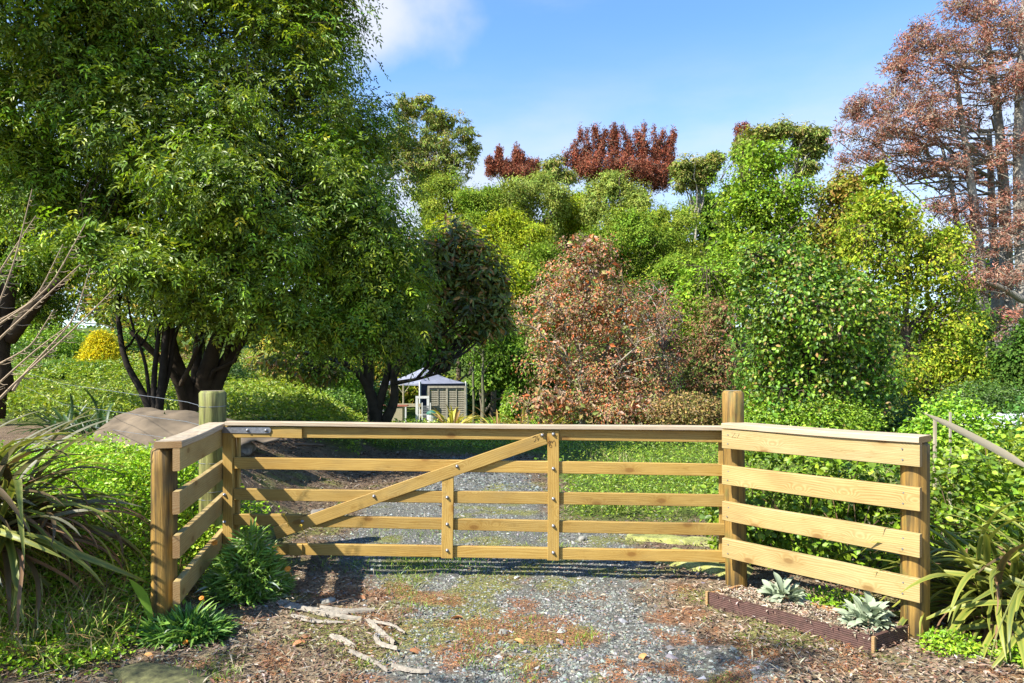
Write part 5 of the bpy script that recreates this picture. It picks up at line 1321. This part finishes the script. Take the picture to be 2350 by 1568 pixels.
for nm, lab, lb, D, k_, tx, nc in mids:
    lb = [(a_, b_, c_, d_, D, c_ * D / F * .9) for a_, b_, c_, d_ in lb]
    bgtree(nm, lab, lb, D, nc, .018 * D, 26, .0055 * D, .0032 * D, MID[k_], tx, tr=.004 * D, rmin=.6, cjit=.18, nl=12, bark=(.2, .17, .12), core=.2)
c = np.array([(1105, 24.5), (1073, 27), (1090, 28.5), (1237, 25)])
# low bushes along the dark foot of the wood
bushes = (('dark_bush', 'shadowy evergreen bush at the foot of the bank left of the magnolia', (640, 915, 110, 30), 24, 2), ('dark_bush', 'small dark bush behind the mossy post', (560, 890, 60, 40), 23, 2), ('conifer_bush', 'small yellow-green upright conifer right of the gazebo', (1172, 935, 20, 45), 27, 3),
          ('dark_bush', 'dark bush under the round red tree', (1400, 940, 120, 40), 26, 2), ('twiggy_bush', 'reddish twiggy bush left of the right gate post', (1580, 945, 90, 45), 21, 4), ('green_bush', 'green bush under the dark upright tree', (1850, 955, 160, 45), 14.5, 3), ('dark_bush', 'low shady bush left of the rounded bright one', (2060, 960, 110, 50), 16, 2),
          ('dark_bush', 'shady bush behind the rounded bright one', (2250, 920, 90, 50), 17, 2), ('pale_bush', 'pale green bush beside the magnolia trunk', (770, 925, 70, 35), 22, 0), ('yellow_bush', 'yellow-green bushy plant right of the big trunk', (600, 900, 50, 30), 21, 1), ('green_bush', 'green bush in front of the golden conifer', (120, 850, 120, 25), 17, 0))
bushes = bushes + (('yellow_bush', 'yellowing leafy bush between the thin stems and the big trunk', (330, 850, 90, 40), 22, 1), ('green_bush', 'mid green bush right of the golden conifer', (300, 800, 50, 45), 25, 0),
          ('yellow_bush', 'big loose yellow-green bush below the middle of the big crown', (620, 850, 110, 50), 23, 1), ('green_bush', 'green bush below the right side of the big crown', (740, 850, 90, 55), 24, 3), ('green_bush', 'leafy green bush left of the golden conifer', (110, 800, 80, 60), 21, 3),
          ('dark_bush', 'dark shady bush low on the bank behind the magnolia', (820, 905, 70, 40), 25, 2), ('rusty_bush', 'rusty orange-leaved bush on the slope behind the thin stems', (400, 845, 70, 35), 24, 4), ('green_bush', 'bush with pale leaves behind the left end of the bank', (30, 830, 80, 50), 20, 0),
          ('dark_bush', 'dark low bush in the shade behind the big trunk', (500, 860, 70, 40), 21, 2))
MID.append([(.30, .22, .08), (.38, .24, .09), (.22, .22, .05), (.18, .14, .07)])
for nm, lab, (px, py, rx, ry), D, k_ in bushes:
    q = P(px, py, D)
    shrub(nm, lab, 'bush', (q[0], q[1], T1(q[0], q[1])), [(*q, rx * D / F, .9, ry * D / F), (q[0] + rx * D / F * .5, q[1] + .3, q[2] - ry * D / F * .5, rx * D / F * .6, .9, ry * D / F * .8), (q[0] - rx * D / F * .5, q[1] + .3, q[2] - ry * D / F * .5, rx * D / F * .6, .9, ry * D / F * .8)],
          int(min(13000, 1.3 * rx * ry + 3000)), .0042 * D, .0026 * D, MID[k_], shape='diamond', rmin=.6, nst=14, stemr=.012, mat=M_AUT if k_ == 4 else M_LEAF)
# far wood closing the horizon
lob = []
for i in range(60):
    a_ = math.radians(-62 + i * 124 / 59 + R.randn()); D = R.uniform(78, 100)
    x = math.tan(a_) * D * .9 if abs(a_) < 1.0 else math.tan(a_) * D * .7
    lob.append((x, D, T1(x, D) + R.uniform(-2, 4), R.uniform(4, 6), 4, R.uniform(4, 6)))
lob = np.array(lob)
cl, od, _ = clumps_in(lob, 1500, .7, .1, 0, .6)
o = crown(cl, od, 1.3, 17, .7, .4, [(.07, .13, .025), (.10, .17, .04), (.13, .18, .05)], core=0).build('far_wood', M_MATTE)
tag(o, 'distant green wood closing the valley behind everything', 'wood', kind='stuff')
# pale trunks in the shade right of the gazebo
for i, (px, D, r_, lab) in enumerate(((1108, 26, .07, 'pale slim trunk nearest the striped flax'), (1086, 29, .06, 'mossy trunk just right of the trellis screen'), (1240, 24, .07, 'pale trunk standing alone among the spiky flax'))):
    x = (px - CX) / F * D; g = T1(x, D)
    top = P(px + 4, 870, D)
    lb = np.array([(x, D, top[2] + 1.6, .9, .9, 1.0), (x + .4, D + .3, top[2] + 2.2, .9, .9, .9)])
    yb = HY + (CAMZ - g) / D * F + 3
    make_tree('slim_tree', lab, 'tree', lb, 40, .4, 24, .13, .07, MID[0], [((px, yb, D, r_), (px + 2, 930, D, r_ * .9), (px - 1, 870, D, r_ * .8), (px + 3, 780, D, r_ * .6))], (.15, .15, .09), nl=10, r_limb=.03)
# tree standing beside the track behind the viewer: its boughs shade the foreground corners
lb = np.array([(-3.15, .80, 5.0, .40, .30, .22), (-2.75, .95, 4.9, .28, .2, .15), (-6.6, .45, 5.0, .7, .35, .3), (-6.1, .75, 5.3, .3, .2, .2), (-4.6, .4, 5.2, .5, .2, .2), (-6.0, -1.5, 6.0, 1.3, 1.2, 1.1), (-7.2, -1.2, 5.2, 1.1, 1.1, 1.0)])
cl_, od_, _ = clumps_in(lb, 260, .2, .1)
g = T1(-5.6, -1.3)
root = thing('roadside_tree', 'green tree beside the track behind the viewer whose boughs shade the foreground', 'tree', (-5.6, -1.3, g))
loc = -np.array((-5.6, -1.3, g))
crown(cl_, od_, .22, 22, .09, .04, BIG, lobes=lb).build('crown', M_LEAF, root, loc)
mb = MB(); tp_ = np.array([(-5.6, -1.3, g), (-5.55, -1.25, 1.6), (-5.7, -1.3, 3.2), (-5.8, -1.3, 4.8)]); mb.tubes(tp_, np.array([.16, .13, .11, .07]), 9, col=BK_B); mb.build('trunk', M_BARK, root, loc, smooth=True)
mb = MB(); limbs(mb, tp_[1:], None, cl_, 20, .03, .008, BK_B, .2, twig_k=3); mb.build('branches', M_BARK, root, loc, smooth=True)
# ------------------------------------------------------------------ gazebo and the things round it
GD = 36.0
def gp_(cx, cy, D=GD): return P((960 + cx / 8.39) / 1.0894, (900 + cy / 8.39) / 1.0894, D)
fc = gp_(755, 525, 34.6); rc = gp_(1720, 462, 36.2); apex = gp_(845, 165, 36.8)
lc = gp_(-60, 500, 36.6); bc = rc + lc - fc
zt = fc[2]; rc[2] = lc[2] = bc[2] = zt = (fc[2] + rc[2]) / 2; fc[2] = zt
cc = (rc + lc) / 2; apex[:2] = cc[:2]
gb = (cc[0], cc[1], T1(cc[0], cc[1]))
gaz_ = thing('gazebo', 'garden gazebo with pale grey pyramid canopy and navy side curtain', 'gazebo', gb)
o3 = np.array(gb); mid = apex * .55 + cc * .45 + (0, 0, -.02)
cor = [fc, rc, bc, lc]
V = []; Fq = []
for k_ in range(4):
    a_, b_ = cor[k_], cor[(k_ + 1) % 4]
    nseg = 8
    for t in np.linspace(0, 1, 6):
        e = (a_ * (1 - t) + b_ * t)
        for s_ in np.linspace(0, 1, nseg):
            q = e * (1 - s_) + apex * s_
            q = q - np.array((0, 0, 1)) * .10 * math.sin(math.pi * s_) * 1 - np.array((0, 0, .03)) * math.sin(math.pi * t) * (1 - s_)
            V.append(q)
    b0 = k_ * 6 * nseg
    for i in range(5):
        for j in range(nseg - 1): Fq.append((b0 + i * nseg + j, b0 + (i + 1) * nseg + j, b0 + (i + 1) * nseg + j + 1, b0 + i * nseg + j + 1))
link('canopy', mesh_np('canopy', np.array(V) - o3, np.array(Fq), M_CANVAS, None, True), gaz_)
def sheet(a_, b_, z1, z0, name, mat, th=.02, folds=0.0):
    t = np.linspace(0, 1, 24); dn = norm(np.array((-(b_ - a_)[1], (b_ - a_)[0], 0)))
    q = a_[None] * (1 - t[:, None]) + b_[None] * t[:, None] + dn * (folds * np.sin(t * 40))[:, None]
    rows = []
    for off in (0, th):
        for z in (z1, z0): rr_ = q.copy() + dn * off; rr_[:, 2] = z; rows.append(rr_)
    Vv = np.concatenate(rows); i = np.arange(23)
    f = np.concatenate([np.stack([i, i + 1, i + 25, i + 24], -1), np.stack([i + 48, i + 72, i + 73, i + 49], -1), np.stack([i, i + 48, i + 49, i + 1], -1), np.stack([i + 24, i + 25, i + 73, i + 72], -1)])
    link(name, mesh_np(name, Vv - o3, f, mat), gaz_)
gz0 = T1(0, 36) - .02
sheet(fc, rc, zt - .01, zt - .32, 'valance', M_NAVY, folds=.01)
sheet(lc, fc, zt - .01, zt - .10, 'valance', M_CANVAS, folds=.01)
cw = fc * .86 + rc * .14
sheet(fc + (.02, .02, 0), cw, zt - .32, gz0 - .1, 'side_curtain', M_NAVY, folds=.02)
for q in cor:
    mb = MB(); mb.box((q[0] - o3[0], q[1] - o3[1], (zt + gz0) / 2 - o3[2]), (.08, .08, zt - gz0 + .2), rz(.7)); mb.build('post', M_WHITE, gaz_)
for f_ in (.30, .62):
    q = lc * (1 - f_) + fc * f_ ; q = q + np.array((-.05, -.1, 0))
    mb = MB(); mb.tubes(np.array([(q[0], q[1], gz0 - .1), (q[0], q[1], zt - .05)]) - o3, np.array([.055, .045]), 8)
    for sx in (-1, 1): mb.tubes(np.array([(q[0], q[1], zt - .55), (q[0] + sx * .32, q[1], zt - .12)]) - o3, np.array([.02, .02]), 6)
    mb.build('post', M_TAN, gaz_)
# trellis screen
def frame_box(parent, base, a_, b_, z0, z1, w, t, name, mat):
    a_ = np.array(a_); b_ = np.array(b_); dd_ = norm(b_ - a_)
    ang = math.atan2(dd_[1], dd_[0]); L3 = np.linalg.norm(b_ - a_)
    for nm, c_, sz in (('upright', a_ + (0, 0, (z0 + z1) / 2), (w, t, z1 - z0)), ('upright', b_ + (0, 0, (z0 + z1) / 2), (w, t, z1 - z0)), ('crosspiece', (a_ + b_) / 2 + (0, 0, z1 + w / 2), (L3 + w, t + .01, w))):
        mb = MB(); mb.box(np.array(c_) - base, sz, rz(ang)); mb.build(nm, mat, parent)
D_ = 33.5
ta = gp_(935, 600, D_); tb = gp_(1705, 560, D_); zT = gp_(935, 590, D_)[2]; zB = T1(ta[0], D_) - .05
ta[2] = tb[2] = 0
base = np.array((*((ta + tb) / 2)[:2], zB))
ts = thing('trellis_screen', 'weathered slatted trellis screen standing in front of the gazebo', 'screen', base)
frame_box(ts, base, ta, tb, zB, zT, .10, .10, 'frame', M_LATT)
mid_ = ta * .5 + tb * .5
mb = MB(); mb.box(np.array((mid_[0], mid_[1], (zB + zT) / 2)) - base, (.09, .08, zT - zB)); mb.build('upright', M_LATT, ts)
Lt = np.linalg.norm(tb - ta); ang = math.atan2(tb[1] - ta[1], tb[0] - ta[0]); ns = 17
sm = None
for i in range(ns):
    z = zB + .12 + (zT - zB - .2) * i / (ns - 1)
    if sm is None:
        mb = MB(); mb.box((0, 0, 0), (Lt - .1, .02, .075), rz(ang)); sm = mb.mesh('slat', M_LATT)
    link('slat', sm, ts, loc=(mid_[0] - base[0], mid_[1] - base[1] + .02, z - base[2]))
for f_ in (.26, .76):
    q = ta * (1 - f_) + tb * f_
    mb = MB(); mb.box(np.array((q[0], q[1] - .02, (zB + zT) / 2)) - base, (.035, .02, zT - zB - .05), rz(ang)); mb.build('batten', M_LATT, ts)
# white frame leaning beside the screen
q0 = gp_(690, 810, 33.2); q1 = gp_(925, 815, 33.2); zt2 = q0[2]; zb2 = T1(q0[0], 33.2) - .05
base = np.array((*((q0 + q1) / 2)[:2], zb2)); q0[2] = q1[2] = 0
wf_ = thing('white_stand', 'white painted open stand left of the trellis screen', 'stand', base)
frame_box(wf_, base, q0, q1, zb2, zt2, .12, .08, 'frame', M_WHITE)
mb = MB(); mb.box(np.array(((q0 + q1) / 2 * (1, 1, 0) + (0, 0, zb2 + (zt2 - zb2) * .45))) - base, (np.linalg.norm(q1 - q0), .05, .05)); mb.build('crosspiece', M_WHITE, wf_)
q0 = gp_(800, 900, 33.0); zl = q0[2]
lo = thing('grey_louvre', 'narrow grey louvred shutter leaning inside the white frame', 'shutter', (q0[0] + .2, 33.0, zb2))
for i in range(12):
    mb = MB(); mb.box((0, 0, .12 + i * (zl - zb2 - .2) / 12), (.36, .03, .05), None); mb.build('slat', M_STEEL, lo)
for sx in (-.2, .2):
    mb = MB(); mb.box((sx, 0, (zl - zb2) / 2), (.05, .05, zl - zb2)); mb.build('upright', M_WHITE, lo)
q0 = gp_(240, 985, 33.0); zb3 = T1(q0[0], 33.0) - .03
tbl = thing('work_table', 'outdoor table with rusty red top beside the gazebo posts', 'table', (q0[0], 33.0, zb3))
mb = MB(); mb.box((0, 0, q0[2] - zb3 + .06), (1.2, .6, .05)); mb.build('tabletop', M_RED, tbl)
mb = MB(); mb.box((.12, 0, (q0[2] - zb3) / 2), (.5, .5, q0[2] - zb3)); mb.build('cabinet', M_TAN, tbl)
for sx in (-.54, .54):
    mb = MB(); mb.box((sx, -.28, (q0[2] - zb3) / 2), (.07, .07, q0[2] - zb3)); mb.build('leg', M_WHITE, tbl)
q0 = gp_(-120, 950, 33.6); q1 = gp_(780, 950, 33.6); zb4 = T1(0, 33.6) - .05
rb = thing('low_rail', 'low pale rail running past the gazebo posts', 'rail', (q0[0], 33.6, zb4))
mb = MB(); mb.box(((q1 - q0)[0] / 2, 0, q0[2] - zb4), ((q1 - q0)[0], .06, .16)); mb.build('crosspiece', M_TAN, rb)
for f_ in (0.02, .5, .98):
    mb = MB(); mb.box(((q1 - q0)[0] * f_, .06, (q0[2] - zb4) / 2), (.09, .055, q0[2] - zb4)); mb.build('post', M_TAN, rb)
q0 = gp_(1000, 1140, 32.6); zb5 = T1(q0[0], 32.6) - .02; hh = q0[2] - zb5
wb = thing('lidded_tub', 'white tub with a domed green lid at the foot of the trellis', 'tub', (q0[0], 32.6, zb5))
mb = MB(); mb.tubes(np.array([(0, 0, 0), (0, 0, hh * .6), (0, 0, hh)]), np.array([.2, .22, .24]), 14); mb.build('tub', M_WHITE, wb)
mb = MB(); mb.tubes(np.array([(0, 0, hh + .005), (0, 0, hh + .06), (0, 0, hh + .14), (0, 0, hh + .19)]), np.array([.26, .25, .18, .05]), 14); mb.build('lid', M_GREENP, wb)
# stakes and roof on the right
for px, py0, py1, D, r_, lab in ((2145.5, 958, 1100, 8.0, .017, 'shorter grey stake behind the right end post'), (2180.5, 946, 1100, 7.6, .012, 'taller thin stake in front of the rounded bright bush')):
    q = P(px, py0, D); g = T1(q[0], D)
    st = thing('stake', lab, 'stake', (q[0], D, g))
    o = board('shaft', (0, 0, -.05), (0, 0, q[2] - g), r_ * 2, r_ * 1.6, M_STAKE, st, nseg=4, wob=.001)
q = P(2265, 985, 13.5)
rf = thing('garden_shed', 'pale metal roof of a low shed half hidden by bushes at the right edge', 'shed', (q[0] + .9, 14.0, T1(9.5, 14)))
zr = q[2] - T1(9.5, 14)
mb = MB(); R3 = Matrix.Rotation(math.radians(14), 3, 'X')
mb.box((.1, 0, zr + .06), (2.2, 1.2, .05), np.array(R3))
for i in range(9): mb.box((-.95 + i * .26, 0, zr + .10), (.03, 1.2, .04), np.array(R3))
mb.build('roof', M_ROOF, rf)
mb = MB(); mb.box((.1, .1, zr / 2 - .1), (2.0, 1.0, zr - .1)); mb.build('wall', M_NAVY, rf)

# ------------------------------------------------------------------ loose things on the ground
M_SLABD = simple('dark_mossy_stone', (.10, .10, .035), .95, 0, .6, 30, .6)
def rock(label, p, size, mat=M_ROCK, seed=0, name='rock', cat='rock', flat=.6):
    bm = __import__('bmesh').new(); __import__('bmesh').ops.create_icosphere(bm, subdivisions=3, radius=1)
    rs = np.random.RandomState(seed); ph = rs.rand(6) * 6
    for v in bm.verts:
        c_ = v.co; k = 1 + .16 * math.sin(c_.x * 3 + ph[0]) * math.cos(c_.y * 2.5 + ph[1]) + .10 * math.sin(c_.z * 5 + ph[2] + c_.x * 4) + .05 * math.sin(c_.y * 9 + ph[3])
        v.co = Vector((c_.x * size[0], c_.y * size[1], c_.z * size[2])) * k
    me = bpy.data.meshes.new(name); bm.to_mesh(me); bm.free(); me.materials.append(mat)
    for q_ in me.polygons: q_.use_smooth = True
    o = link(name, me, None, loc=(p[0], p[1], T1(p[0], p[1]) + size[2] * .3)); o.rotation_euler = (0, 0, rs.rand() * 6)
    tag(o, label, cat); return o
rock('small brown rock at the hinge end just behind the gate', (-1.95, 6.9), (.09, .07, .06), seed=1)
rock('pale flat stone on the gravel in the middle foreground', (-.05, 3.88), (.035, .03, .018), M_CLOTH, 2)
rock('grey stone half sunk in the mulch near the orange flower', (-1.18, 4.38), (.05, .04, .02), M_CLOTH, 3)
rock('mossy flat rock in the bottom left corner', (-1.68, 3.28), (.34, .14, .035), M_SLABD, 4)
rock('pale stone on the earth beyond the long gate rail', (.62, 6.0), (.05, .04, .03), M_CLOTH, 5)
for i, (x, y, s_, lab) in enumerate(((-4.6, 8.2, .35, 'grey rock left of the tan sheet'), (-4.1, 6.6, .22, 'grey rock in front of the tan sheet'), (-3.6, 6.7, .25, 'flat grey rock between the wires and the left end post'), (-3.1, 6.9, .22, 'grey rock seen through the left panel'), (-5.2, 7.4, .32, 'rock nearly hidden behind the flax'), (-3.2, 8.0, .26, 'dark rock behind the mossy post'))):
    rock(lab, (x, y), (s_, s_ * .7, s_ * .45), seed=10 + i)
# round concrete lid
q = P(220, 1068, 6.9)
ld = thing('tank_cover', 'round greenish concrete cover low on the left bank', 'cover', (q[0], q[1], T1(q[0], q[1])))
mb = MB(); mb.tubes(np.array([(0, 0, -.05), (0, 0, .10), (0, 0, .125)]), np.array([.17, .17, .155]), 24); mb.build('disc', M_SLAB, ld)
# tan sheet draped over the rocks
u_, v_ = np.meshgrid(np.linspace(0, 1, 30), np.linspace(0, 1, 16))
tx = -4.75 + 1.75 * u_ + .15 * v_; ty_ = 7.35 + 1.5 * v_ - .35 * u_
tz = .60 + .42 * np.sin(np.clip(v_ * 1.15, 0, 1) * math.pi * .62) * (1 - .75 * ss(.25, 1, u_)) - .03 + .10 * (fbm(u_ * 3, v_ * 3, 2, 4, 3) - .4) + .02 * np.sin(u_ * 17 + v_ * 9)
tz = np.maximum(tz, terrain(tx, ty_) + .01)
ii = (np.arange(15)[:, None] * 30 + np.arange(29)).ravel()
o = link('tan_sheet', mesh_np('tan_sheet', np.stack([tx, ty_, tz], -1).reshape(-1, 3), np.stack([ii, ii + 1, ii + 31, ii + 30], -1), M_TARP, None, True))
tag(o, 'tan sheet draped over a heap behind the wires on the left', 'sheet')
md = o.modifiers.new('thickness', 'SOLIDIFY'); md.thickness = .012
# moss-covered slab under the latch end
def slab(label, pts, h, mat, name='slab', cat='slab', n=26):
    pts = np.array(pts, float)       # four plan corners
    u, v = np.meshgrid(np.linspace(0, 1, n), np.linspace(0, 1, n))
    xy = pts[0] * ((1 - u) * (1 - v))[..., None] + pts[1] * (u * (1 - v))[..., None] + pts[2] * (u * v)[..., None] + pts[3] * ((1 - u) * v)[..., None]
    xy = xy + .05 * (np.stack([fbm(xy[..., 0], xy[..., 1], 5, 3, 91), fbm(xy[..., 0], xy[..., 1], 5, 3, 92)], -1) - .5)
    e = np.minimum(np.minimum(u, 1 - u), np.minimum(v, 1 - v))
    z = terrain(xy[..., 0], xy[..., 1]) - .012 + h * ss(0, .12, e) + .03 * (fbm(xy[..., 0], xy[..., 1], 6, 4, 93) - .5)
    ii = (np.arange(n - 1)[:, None] * n + np.arange(n - 1)).ravel()
    o = link(name, mesh_np(name, np.concatenate([xy.reshape(-1, 2), z.reshape(-1, 1)], 1), np.stack([ii, ii + 1, ii + n + 1, ii + n], -1), mat, None, True))
    return tag(o, label, cat)
slab('broad moss-covered slab under the latch end of the gate', [(1.12, 5.30), (1.62, 4.80), (1.86, 5.15), (1.30, 5.75)], .055, M_SLAB)
slab('strip of mossy stone edging the drive just beyond the gate', [(.95, 6.0), (1.75, 5.75), (1.9, 5.95), (1.0, 6.2)], .04, M_SLAB)
# torn weed cloth
M_WEED = simple('pale_weed_cloth', (.30, .265, .21), 0.95, 0, 0.3, 35, 0.5)
tw = thing('torn_weed_cloth', 'torn strips of pale weed cloth twisted in the left foreground', 'cloth', (-1.15, 4.05, 0))
def gpt(px, py): 
    D = CAMZ * F / (py - HY); x = (px - CX) / F * D; return np.array((x, D, T1(x, D)))
def strip(pts, w, hump=.02, flat=.35, n=26, seed=0):
    p_ = np.array([gpt(*q) for q in pts]); t = np.linspace(0, len(p_) - 1, n); i = np.clip(t.astype(int), 0, len(p_) - 2); f = (t - i)[:, None]
    c_ = p_[i] * (1 - f) + p_[i + 1] * f
    for _ in range(3): c_[1:-1] = (c_[:-2] + 2 * c_[1:-1] + c_[2:]) / 4
    rs = np.random.RandomState(seed); ww = np.interp(np.linspace(0, 1, n), [0, .15, .7, 1], [.55, 1, .8, .3]) * w * (1 + .12 * rs.randn(n)); ww = np.abs(ww)
    Tn = norm(np.gradient(c_, axis=0)); s_ = norm(np.cross(Tn, (0, 0, 1.0)))
    m_ = 9; a_ = np.linspace(-1, 1, m_)
    V = c_[:, None] + s_[:, None] * (a_[None, :, None] * ww[:, None, None]) + np.array((0, 0, 1)) * ((hump * (1 - a_ ** 2)[None] * (.75 + .25 * rs.rand(n, 1)) + .006 * np.sin(a_ * 9 + rs.rand() * 6)[None] + .008 + .002 * rs.rand(n, m_))[..., None])
    ii = (np.arange(n - 1)[:, None] * m_ + np.arange(m_ - 1)).ravel()
    o = link('strip', mesh_np('strip', V.reshape(-1, 3) - np.array((-1.15, 4.05, 0)), np.stack([ii, ii + 1, ii + m_ + 1, ii + m_], -1), M_WEED, None, True), tw)
strip([(640, 1388), (680, 1402), (740, 1410), (800, 1412)], .05, .014, seed=1)
strip([(735, 1402), (790, 1408), (860, 1405)], .016, .022, seed=2)
strip([(690, 1405), (760, 1418), (830, 1425)], .018, .022, seed=3)
strip([(670, 1420), (720, 1430), (790, 1432)], .035, .008, seed=4)
strip([(845, 1430), (870, 1455), (905, 1488)], .018, .025, seed=5)
strip([(860, 1470), (872, 1488), (912, 1502)], .016, .025, seed=6)
strip([(760, 1462), (790, 1474), (815, 1490)], .025, .012, seed=7)
strip([(900, 1535), (940, 1548), (985, 1552)], .018, .015, seed=8)
strip([(840, 1428), (900, 1440), (930, 1462)], .018, .012, seed=9)
strip([(800, 1500), (850, 1520), (890, 1548)], .02, .012, seed=10)
cl = thing('cloth_scrap', 'crumpled pale cloth scrap lying on the dark mulch behind the gate', 'cloth', (*gpt(590, 1100)[:2], gpt(590, 1100)[2]))
def crumple(name, size, parent, mat, seed=0):
    rs = np.random.RandomState(seed); n = 14; u, v = np.meshgrid(np.linspace(-1, 1, n), np.linspace(-1, 1, n))
    z = .35 * (1 - np.maximum(abs(u), abs(v))) * size + rs.randn(n, n) * .05 * size + .12 * size * np.sin(u * 5 + v * 3)
    V = np.stack([u * size * (1 + .2 * np.sin(v * 4)), v * size * .7, np.abs(z) + .01], -1).reshape(-1, 3)
    ii = (np.arange(n - 1)[:, None] * n + np.arange(n - 1)).ravel()
    o = link(name, mesh_np(name, V, np.stack([ii, ii + 1, ii + n + 1, ii + n], -1), mat), parent); md = o.modifiers.new('thickness', 'SOLIDIFY'); md.thickness = .004; return o
crumple('fold', .14, cl, M_WEED, 3)
q = gpt(1513, 1243)
cl = thing('white_scrap', 'small torn white scrap standing up on the litter beyond the latch end', 'scrap', tuple(q)); crumple('fold', .045, cl, M_WHITE, 5)
q = gpt(1880, 1447)
cl = thing('pale_lichen_tuft', 'crumbly cream tuft leaning on the long planter board', 'tuft', tuple(q)); crumple('fold', .038, cl, M_WEED, 7)
# dead branches on the mulch behind the gate
for i, (pts, r_, lab) in enumerate((([(540, 1090), (600, 1078), (680, 1082), (745, 1070)], .035, 'long dead branch on the dark mulch behind the gate'), ([(600, 1098), (650, 1084), (700, 1075)], .02, 'thinner dead branch crossing the long one'),
                                    ([(840, 1090), (890, 1082), (930, 1092)], .02, 'short crooked branch on the mulch behind the brace'), ([(500, 1040), (560, 1018), (600, 1040)], .02, 'grey root showing near the big trunk'),
                                    ([(0, 1470), (60, 1500), (140, 1555), (200, 1572)], .006, 'reddish dead stem in the bottom left corner'), ([(240, 1530), (420, 1540), (560, 1568)], .006, 'thin reddish stem along the bottom edge'))):
    p_ = np.array([gpt(*q_) for q_ in pts]); p_[:, 2] += r_ * .8
    t = np.linspace(0, len(p_) - 1, 16); ix = np.clip(t.astype(int), 0, len(p_) - 2); f = (t - ix)[:, None]; c_ = p_[ix] * (1 - f) + p_[ix + 1] * f
    c_ += R.randn(16, 3) * r_ * .35; c_[:, 2] = np.maximum(c_[:, 2], terrain(c_[:, 0], c_[:, 1]) + r_ * .4)
    mb = MB(); mb.tubes(c_, np.linspace(r_, r_ * .4, 16), 7, col=(.20, .15, .11) if r_ > .01 else (.35, .16, .08))
    o = mb.build('dead_branch', M_BARK, None, smooth=True); tag(o, lab, 'branch')
# curled brown leaves on the ground
lf = [leafmesh('fallen_leaf', .075, .045, 1.2, (.30, .13, .06), (.38, .2, .1), M_DRY, K=6, fold=.3, wide=.5), leafmesh('fallen_leaf', .06, .04, 1.8, (.5, .28, .1), (.45, .22, .1), M_DRY, K=6, fold=.4, wide=.5)]
for (px, py, k_, lab) in ((330, 1508, 1, 'curled tan leaf under the lower strappy clump'), (700, 1480, 0, 'rusty curled leaf left of the twisted cloth'), (690, 1473, 0, 'rust-brown leaf on the mulch beside the first'), (1060, 1425, 0, 'brown leaf on the moss beside the pale stone'),
                          (1485, 1508, 1, 'tan leaf on the gravel left of the foreground shadow'), (2225, 1480, 1, 'orange-tan leaf by the right leafy clump'), (940, 1503, 0, 'dark brown leaf in the middle of the bottom foreground'), (1180, 1475, 1, 'small yellow leaf on the mossy gravel'), (820, 1375, 0, 'reddish leaf in the shadow of the left panel')):
    q = gpt(px, py); o = link('fallen_leaf', lf[k_], None, loc=(q[0], q[1], q[2] + .012)); o.rotation_euler = (R.uniform(-.2, .2), R.uniform(-.3, .3), R.rand() * 6); tag(o, lab, 'leaf', 'fallen leaves on the ground')
q = gpt(706, 1430)

# things of one kind share a group
from collections import defaultdict
byn = defaultdict(list)
for o in scene.objects:
    if o.parent is None and 'label' in o and 'kind' not in o: byn[o.name.split('.')[0]].append(o)
for k_, v_ in byn.items():
    if len(v_) > 1:
        for o in v_:
            if 'group' not in o: o['group'] = k_.replace('_', ' ') + (' plants' if k_.endswith('plant') else 's') if not k_.endswith('plant') else k_.replace('_', ' ') + 's'
